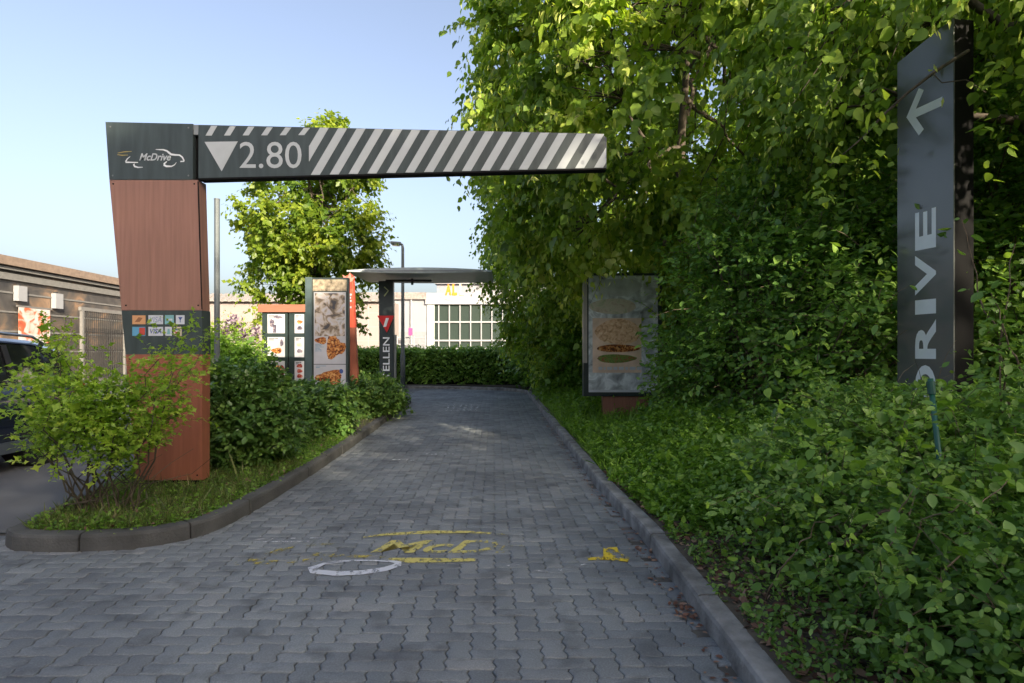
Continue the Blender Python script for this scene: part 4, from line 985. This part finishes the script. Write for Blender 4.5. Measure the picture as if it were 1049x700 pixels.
# unseen trees added behind the viewpoint to throw the lane into shade
for i in range(17):
    s_ = -40+i*3.6+rng.uniform(-.4,.4); bk_ = 1.6*(i % 2); x = 13.5+.87*s_+.53*bk_*2; y = -18.5+.5*s_-.85*bk_*2; low = s_ > 2.2
    make_tree('shade_tree', 'unseen tree added behind the viewpoint to shade the lane', 'tree', (x,y,0), 3, .22, (x,y,6.0 if low else 9.0), (3.6 if low else 3.0,3.4,5.4 if low else 8.2), 85 if low else 95, 17, 7, .38, lime_leaf, tmpl=T_LOW, zmin=.6, shell=.25, crad=(1.0,1.6), droop=.3, group='added shade trees behind the viewpoint', twig_every=80)
# centre tree
make_tree('maple_tree', 'bright yellow-green young tree standing behind the menu boards', 'tree', (-5.7,17,.1), 2.5, .12, (-5.85,17,5.0), (1.95,2.0,3.5), 190, 22, 8, .115, yellow_leaf, tmpl=T_LOW,
          droop=.2, shell=.35, crad=(.35,.6), twig_every=8, light=(.1,.9), inside=lambda p: (p[2] < 5.4 or abs(p[0]+5.4) < 1.9-(p[2]-5.4)*.55))
# big dark shrub mass beside the lane
make_bush('hornbeam_shrub', 'big dark shrub with roundish leaves between the light box and the DRIVE pylon', 'shrub', (3.4,7.0,.3), (3.45,7.1,1.6), (1.45,2.3,1.75), 280, 26, 8, .060, hedge_leaf, T_FINE, group=None, ln=(.25,.5), fill=.55, stem_r=.02, light=(.1,.75))
make_bush('hornbeam_shrub', 'dark shrub growing right behind the DRIVE pylon', 'shrub', (5.1,6.6,.3), (5.2,6.8,1.9), (1.9,1.6,2.2), 220, 24, 8, .068, hedge_leaf, T_OVAL, inside=lambda p: not (p[1] < 5.6 and p[0]/p[1] < .84), ln=(.25,.5), fill=.5, stem_r=.02, light=(.1,.75))
make_bush('hornbeam_shrub', 'mid green shrub leaning against the right end of the light box', 'shrub', (3.1,9.0,.2), (3.2,9.0,.8), (.8,.9,.9), 100, 20, 7, .05, herb_leaf, T_OVAL, ln=(.2,.42), fill=.4, light=(.2,.8))
# back screen of shrubs
for i, (x, y, rx, ry, rz, lab) in enumerate(((6.5,10.5,2.8,2.6,3.2,'tall screening shrub in the second row behind the dark shrub'), (4.2,15.5,2.4,2.2,2.4,'tall screening shrub behind the light box'), (1.9,20.4,1.6,1.5,1.9,'leafy shrub filling the outside of the bend'), (8.0,4.2,2.2,3.0,2.9,'screening shrub at the right edge behind the privet'))):
    make_bush('screen_shrub', lab, 'shrub', (x,y,.2), (x,y,rz*.8), (rx,ry,rz), 130, 22, 7, .12, hedge_leaf, T_LOW, ln=(.4,.8), fill=.5, stem_r=.03)
make_bush('elder_shrub', 'leafy shrub under the lime crown where the lane bends', 'shrub', (1.6,15.4,.12), (1.55,15.4,1.0), (.75,1.9,1.25), 120, 18, 7, .085, herb_leaf, T_LOW, ln=(.25,.5), fill=.4)
# privet in the foreground
def prin(p): return p[0] > interp(max(p[1],0), XR)+.28+.25*max(0,p[2]-.1)*0
make_bush('privet_shrub', 'pale green privet shrub in the right foreground around the green post', 'shrub', (2.5,3.2,.2), (2.55,3.3,.42), (1.15,1.0,.48), 240, 30, 12, .033, privet_leaf, T_FINE, ln=(.18,.42), fill=.35, stem_r=.009, inside=prin, up=.6, group=None, light=(.15,.85), droop=.35)
make_bush('privet_shrub', 'low privet shrub at the lower right corner of the view', 'shrub', (2.2,2.0,.15), (2.25,2.0,.25), (.95,.75,.55), 140, 26, 11, .032, privet_leaf, T_FINE, ln=(.15,.36), fill=.3, stem_r=.008, inside=prin, up=.5, light=(.1,.8), droop=.35)
make_bush('privet_shrub', 'taller loose privet shrub in front of the base of the DRIVE pylon', 'shrub', (3.6,4.0,.25), (3.7,3.9,.36), (1.1,.75,.46), 160, 24, 12, .036, privet_leaf, T_FINE, ln=(.2,.5), fill=.35, stem_r=.009, up=.6, droop=.3)
bt = make_bush('bramble', 'dark bramble with long arching stems tangled in the foreground privet', 'bramble', (2.0,2.7,.15), (2.05,2.7,.38), (.75,.8,.42), 45, 6, 7, .040, herb_leaf, T_FHEART, ln=(.3,.7), fill=.3, stem_r=.007, inside=prin, up=.5, droop=.6, light=(.3,.95))
tb = MB()
for i in range(14):
    y_ = random.uniform(1.7,3.9); x_ = interp(y_, XR)+random.uniform(.25,1.2); a0 = Vector((x_, y_, .15)); b0 = a0+Vector((random.uniform(-.25,.5), random.uniform(-.5,.3), random.uniform(.35,.85)))
    limb(tb, a0, b0, .0045, .0015, 12, .05, 5, .12)
build('dry_stem', tb, mat('dry_stem', (.22,.155,.10), .85, var=.3), bt, smooth=True)
# a few tall shoots crossing the pylon
sh = thing('privet_shoot', 'long loose shoots arching up across the right side of the pylon', 'shrub', (3.0,2.9,.3)); tb = MB(); S_, D_, L_ = [], [], []
for a, b in (((1049,470,2.9),(985,225,3.0)), ((1010,520,2.9),(1040,250,3.0)), ((1060,420,2.8),(1015,300,2.9)), ((1049,540,2.8),(1060,330,2.8))):
    pts = limb(tb, wp(*a), wp(*b), .006, .002, 12, .04, 5, .02)
    for i, p in enumerate(pts[1:]):
        for s in (-1, 1): S_.append(tuple(p)); D_.append((s*.8+random.gauss(0,.2), random.gauss(0,.5), .35)); L_.append(.14*(1-.05*i))
build('branch', tb, bark_light, sh); leaf_object('foliage', [sprays(np.array(S_), np.array(D_), np.array(L_), 5, .3, .038, T_FINE)], privet_leaf, sh)
# feathery shrub, left foreground
fs = thing('feathery_shrub', 'loose feathery yellow-green shrub on bare stems at the tip of the island', 'shrub', (-3.25,4.5,.12)); tb = MB(); tips = []
for i in range(17):
    bx = -3.45+.5*random.random(); by = 4.42+.25*random.random()
    ex = -3.15+random.uniform(-.85,.72); ez = random.uniform(.80,1.62)-abs(ex+3.2)*.2; ey = 4.45+random.uniform(-.3,.4)
    pts = limb(tb, (bx,by,.1), (ex,ey,ez), .008, .003, 8, .07, 5, .05)
    for p in pts[4:]:
        if p.z > .55: tips.append(tuple(p))
    if i % 2 == 0:
        q = pts[4]; p2 = limb(tb, q, (q.x+random.uniform(-.5,.5), q.y+random.uniform(-.2,.2), q.z+random.uniform(.15,.4)), .007, .003, 5, .08, 4)
        for p in p2[2:]: tips.append(tuple(p))
for i in range(14): limb(tb, (-3.3+random.uniform(-.2,.5),4.5,.1), (-3.2+random.uniform(-.5,.8),4.5+random.uniform(-.2,.3),random.uniform(.35,.7)), .007, .002, 5, .12, 4)
tips = np.array(tips); per = 9; S = np.repeat(tips, per, 0)+rng.normal(0,.055,(len(tips)*per,3)); D = unit(sphere_dirs(len(S))*.8+np.array([0,0,.45]))
Ln = rng.uniform(.10,.26,len(S)); fch = [sprays(S, D, Ln, 9, .15, .043, T_LOBE, vbase=np.clip(rng.normal(.5,.2,len(S)),0,1), leafdroop=.05)]
twigs(tb, S, D, Ln, .15, .002, 3)
build('stem', tb, mat('shrub_stem', (.075,.062,.042), .9, var=.3), fs); leaf_object('foliage', fch, fresh_leaf, fs)
# dense island shrubs
make_bush('round_shrub', 'large dense dark shrub right next to the gate post', 'shrub', (-2.88,6.4,.12), (-2.93,6.45,.60), (.43,.5,.50), 200, 26, 6, .048, dense_leaf, T_OVAL, ln=(.1,.2), fill=.7, lean=.9, light=(.2,.7), group='clipped shrubs on the island')
make_bush('round_shrub', 'smaller dense shrub in front of the tall poster board', 'shrub', (-2.95,8.6,.12), (-2.98,8.6,.38), (.50,.6,.34), 150, 24, 6, .055, dense_leaf, T_OVAL, ln=(.1,.22), fill=.7, lean=.9, group='clipped shrubs on the island')
make_bush('round_shrub', 'spreading dense shrub at the foot of the order post', 'shrub', (-2.95,11.8,.12), (-2.95,11.8,.36), (.62,.95,.34), 170, 22, 6, .065, dense_leaf, T_LOW, ln=(.12,.25), fill=.7, lean=.9, group='clipped shrubs on the island')
make_bush('round_shrub', 'soft green shrub behind the steel post, left of the menu board', 'shrub', (-6.1,12.2,.12), (-6.1,12.2,.8), (.68,.8,.75), 150, 22, 7, .07, herb_leaf, T_LOW, ln=(.15,.35), fill=.6, group='clipped shrubs on the island')
make_bush('round_shrub', 'low shrub between the steel post and the menu board', 'shrub', (-4.2,10.6,.12), (-4.2,10.6,.33), (.8,.8,.38), 120, 20, 6, .06, dense_leaf, T_LOW, ln=(.12,.25), fill=.6, group='clipped shrubs on the island')
lil = leafmat('lilac_flower', [(0,(.10,.06,.10)),(.5,(.20,.13,.2)),(1,(.35,.28,.36))], .3, tboost=(1,1,1))
ls = make_bush('lilac_shrub', 'thin shrub with dull purple flower spikes against the beige hall', 'shrub', (-6.6,13.6,.12), (-6.6,13.6,1.2), (.75,.5,.75), 60, 10, 6, .06, fresh_leaf, T_LOW, ln=(.15,.4), fill=.5, up=.9)
for bx, zz in ((233,338),(241,332),(250,342),(262,340),(226,346)):
    c = np.array(wp(bx, zz, 13.6)); m_ = 60; P = c+rng.normal(0,1,(m_,3))*np.array([.05,.05,.13])
    leaf_object('flower_spike', [leaves(P, sphere_dirs(m_), sphere_dirs(m_), np.full(m_,.085), T_LOW, rng.random(m_))], lil, ls)
# far hedge
def make_hedge(label, pts, hgt, dep, L, n, m, group=None):
    t = thing('clipped_hedge', label, 'hedge', (*pts[len(pts)//2], .1), group)
    P = resample(pts, .3); n_ = n; idx = rng.uniform(0, len(P)-1.001, n_); i0 = idx.astype(int); fr_ = (idx-i0)[:,None]
    PA = np.array([tuple(p) for p in P]); C = PA[i0]*(1-fr_)+PA[i0+1]*fr_
    tan = unit(PA[i0+1]-PA[i0]); nor = np.stack([-tan[:,1],tan[:,0],tan[:,2]*0],1)
    a = rng.random(n_); face = rng.random(n_)
    off = np.where(face < .55, dep/2*rng.uniform(.75,1.0,n_), rng.uniform(-1,1,n_)*dep/2); zz = np.where(face < .55, rng.uniform(.05,1,n_)*hgt, hgt*rng.uniform(.9,1.0,n_))
    C = C+nor*off[:,None]; C[:,2] = .1+zz
    d = unit(sphere_dirs(n_)*.8+nor*(face < .55)[:,None]*.5+np.array([0,0,.35]))
    leaf_object('foliage', [sprays(C, d, rng.uniform(.12,.28,n_), 6, .2, L, T_LOW)], m, t)
    tb = MB(); Q = resample(pts, .5)
    for p in Q: limb(tb, (p.x,p.y,.05), (p.x+random.gauss(0,.1),p.y,.1+hgt*.9), .03, .01, 3, .05, 4)
    tb.prism([(p.x, p.y-dep*.3, .1) for p in Q]+[(p.x, p.y+dep*.3, .1) for p in Q[::-1]], (0,0,hgt*.9))  # solid dark core added as the shade inside the hedge
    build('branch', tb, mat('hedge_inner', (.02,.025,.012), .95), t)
    return t
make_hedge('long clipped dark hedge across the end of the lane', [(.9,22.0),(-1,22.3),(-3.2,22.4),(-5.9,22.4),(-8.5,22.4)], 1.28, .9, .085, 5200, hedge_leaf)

# low plants and grass
def scatter_poly(n, P, x0, x1, y0, y1):
    out = []
    while len(out) < n:
        x, y = rng.uniform(x0, x1), rng.uniform(y0, y1)
        if inpoly(x, y, P): out.append((x, y))
    return np.array(out)
def blades(Pxy, z, hmean, m_):
    n = len(Pxy); P = np.concatenate([Pxy, z.reshape(-1,1)], 1); D = rng.normal(0,.5,(n,3)); D[:,2] = 1
    T = (np.array([(0,.025,0),(0,-.025,0),(.55,.02,.03),(.55,-.02,.03),(1,0,.16)]), [(0,1,3,2),(2,3,4)])
    return leaves(P, D, rng.normal(0,1,(n,3)), hmean*np.exp(rng.normal(0,.35,n)), T, rng.random(n))
# island: grass and small-leaved ground cover
gi = shrink(ring, .13)
pA = scatter_poly(26000, gi, -7.5,-2.1,4.0,17)
keep = rng.random(len(pA)) < np.clip(1.5-pA[:,1]/12, .25, 1); pA = pA[keep]
nearA = scatter_poly(15000, gi, -3.8,-2.1,4.0,6.5)
pA = np.concatenate([pA, nearA])
o = leaf_object('grass', [blades(pA, np.full(len(pA),.10), .068, None)], grass_m); tag(o, 'short patchy grass covering the kerbed island', kind='stuff')
cA = scatter_poly(10000, shrink(ring,.10), -4.0,-2.1,3.95,8.5); nC = len(cA)
cS = np.concatenate([cA, np.full((nC,1),.10)],1); o = leaf_object('ground_cover', [sprays(cS, sphere_dirs(nC)*.6+np.array([0,0,.5]), rng.uniform(.04,.11,nC), 4, .2, .022, T_OVAL)], herb_leaf); tag(o, 'low small-leaved ground cover spilling to the island kerb', kind='stuff')
# right bank herbs: upright leafy weeds
def bankpts(n, o0, o1, y0, y1):
    y = rng.uniform(y0, y1, n); off = o0+(o1-o0)*rng.random(n); x0 = np.array([interp(v, XR) if v < 18.4 else .48 for v in y])
    return x0+off, y, np.array([bank_z(q) for q in off])-.01, off
x, y, z, off = bankpts(4200, .15, 2.0, 3.9, 10.5)
hh = .14+.52*np.clip((off-.15)/.9,0,1)*rng.uniform(.6,1.15,len(x)); hh = hh*np.where((y > 7.6) & (y < 10.3) & (x > 1.2), .35, 1)
S = np.stack([x,y,z],1); D = rng.normal(0,.28,(len(x),3)); D[:,2] = 1
o = leaf_object('weeds', [sprays(S, D, hh, 16, .12, .042, T_OVAL, side=1.0)], herb_leaf); tag(o, 'knee-high leafy weeds covering the bank beside the kerb', kind='stuff')
x, y, z, off = bankpts(1100, .2, 1.6, 10.7, 18.2)
S = np.stack([x,y,z],1); D = rng.normal(0,.28,(len(x),3)); D[:,2] = 1
o = leaf_object('weeds', [sprays(S, D, .12+.4*np.clip(off/1.2,0,1), 12, .12, .07, T_LOW)], herb_leaf); tag(o, 'far weeds along the kerb towards the bend', kind='stuff')
x, y, z, off = bankpts(900, .12, .8, 1.0, 4.2)
S = np.stack([x,y,z],1); D = rng.normal(0,.4,(len(x),3)); D[:,2] = 1
o = leaf_object('weeds', [sprays(S, D, rng.uniform(.05,.16,len(x)), 8, .2, .022, T_OVAL)], privet_leaf); tag(o, 'tiny clover-like weeds along the near kerb', kind='stuff')
x, y, z, off = bankpts(16000, .12, 1.6, 5.5, 18.2)
o = leaf_object('grass', [blades(np.stack([x,y],1), z, .15, None)], herb_leaf); tag(o, 'long fresh grass on the bank beside the kerb', kind='stuff')
# leaf litter
x, y, z, off = bankpts(5200, .13, 1.5, 1.0, 6.0); n = len(x)
P = np.stack([x,y,z+.018+rng.uniform(0,.02,n)],1); D = rng.normal(0,1,(n,3)); D[:,2] *= .35; N = rng.normal(0,.45,(n,3)); N[:,2] = 1
ch = [leaves(P, D, N, rng.uniform(.025,.06,n), T_OVAL, rng.random(n))]
n = 420; yy = rng.uniform(1.6,12,n); xx = np.array([interp(v,XR) for v in yy])-np.abs(rng.normal(0,.06,n))-.01
P = np.stack([xx,yy,np.full(n,.008)],1); D = rng.normal(0,1,(n,3)); D[:,2] *= .1; N = rng.normal(0,.15,(n,3)); N[:,2] = 1
ch.append(leaves(P, D, N, rng.uniform(.012,.035,n), T_OVAL, rng.random(n)))
for cxy, k, sp in ((gp(700,622),26,.05), (gp(712,632),34,.045), (gp(660,565),24,.06)):
    P = np.concatenate([np.array(cxy)+rng.normal(0,sp,(k,2)), rng.uniform(.006,.018,(k,1))],1); ch.append(leaves(P, sphere_dirs(k)*np.array([1,1,.2]), np.array([0,0,1.])+rng.normal(0,.3,(k,3)), rng.uniform(.015,.04,k), T_OVAL, rng.random(k)))
pI = scatter_poly(900, shrink(ring,.10), -4.0,-2.1,3.95,9); nI = len(pI); ch.append(leaves(np.concatenate([pI, rng.uniform(.11,.15,(nI,1))],1), rng.normal(0,1,(nI,3)), np.array([0,0,1.])+rng.normal(0,.4,(nI,3)), rng.uniform(.015,.04,nI), T_OVAL, rng.random(nI)))
o = leaf_object('leaf_litter', ch, litter_m); tag(o, 'dry brown leaves lying under the shrubs and in the gutter', kind='stuff')
# bare branches in the privet
br = thing('dead_branch', 'bent bare brown branch lying across the privet', 'branch', wp(850,560,2.9))
tb = MB(); tb.tube([wp(848,557,2.55),wp(866,556,2.52),wp(880,546,2.5),(wp(890,533,2.48)),wp(905,524,2.46),wp(925,524,2.45),wp(945,530,2.45)], [.007,.009,.009,.008,.008,.006,.004], 7); tw = MB().tube([wp(866,556,2.52),wp(880,566,2.5),wp(895,580,2.5)], [.005,.004,.002], 5)
tw2 = MB().tube([wp(958,530,2.4),wp(957,555,2.38),wp(965,585,2.36),wp(978,606,2.35)], [.005,.006,.005,.003], 6)
build('branch', tb, bark_light, br, smooth=True); build('twig', tw, bark_light, br); build('twig', tw2, bark_light, br)
ov = thing('hanging_branch', 'thin dark lime branch slanting down past the top of the pylon', 'branch', wp(985,50,4.1))
tb = MB(); pts = [wp(992,52,3.95),wp(960,72,3.9),(wp(930,95,3.9)),wp(905,118,3.9),wp(885,140,3.95),wp(850,170,4.0)]
tb.tube(pts, [.012,.011,.009,.008,.006,.003], 7, True); tb.tube([wp(955,75,3.9),wp(965,85,3.85),wp(990,82,3.85),wp(1010,95,3.85)], [.005,.004,.004,.002], 5)
build('branch', tb, bark, ov, smooth=True)
S = np.array([wp(x_, y_, d_) for x_, y_, d_ in ((1000,70,3.8),(960,60,3.85),(925,95,3.85),(900,115,3.85),(870,150,3.95),(845,170,4.0),(1010,90,3.85),(990,140,3.7),(1010,150,3.7),(880,60,3.9),(850,90,4.0),(905,60,3.9),(1030,60,3.8))])
S = np.repeat(S, 3, 0)+rng.normal(0,.06,(39,3)); D = rng.normal(0,.7,(39,3)); D[:,2] -= .3
leaf_object('foliage', [sprays(S, D, rng.uniform(.12,.35,39), 6, .5, .055, T_FHEART)], lime_leaf, ov)
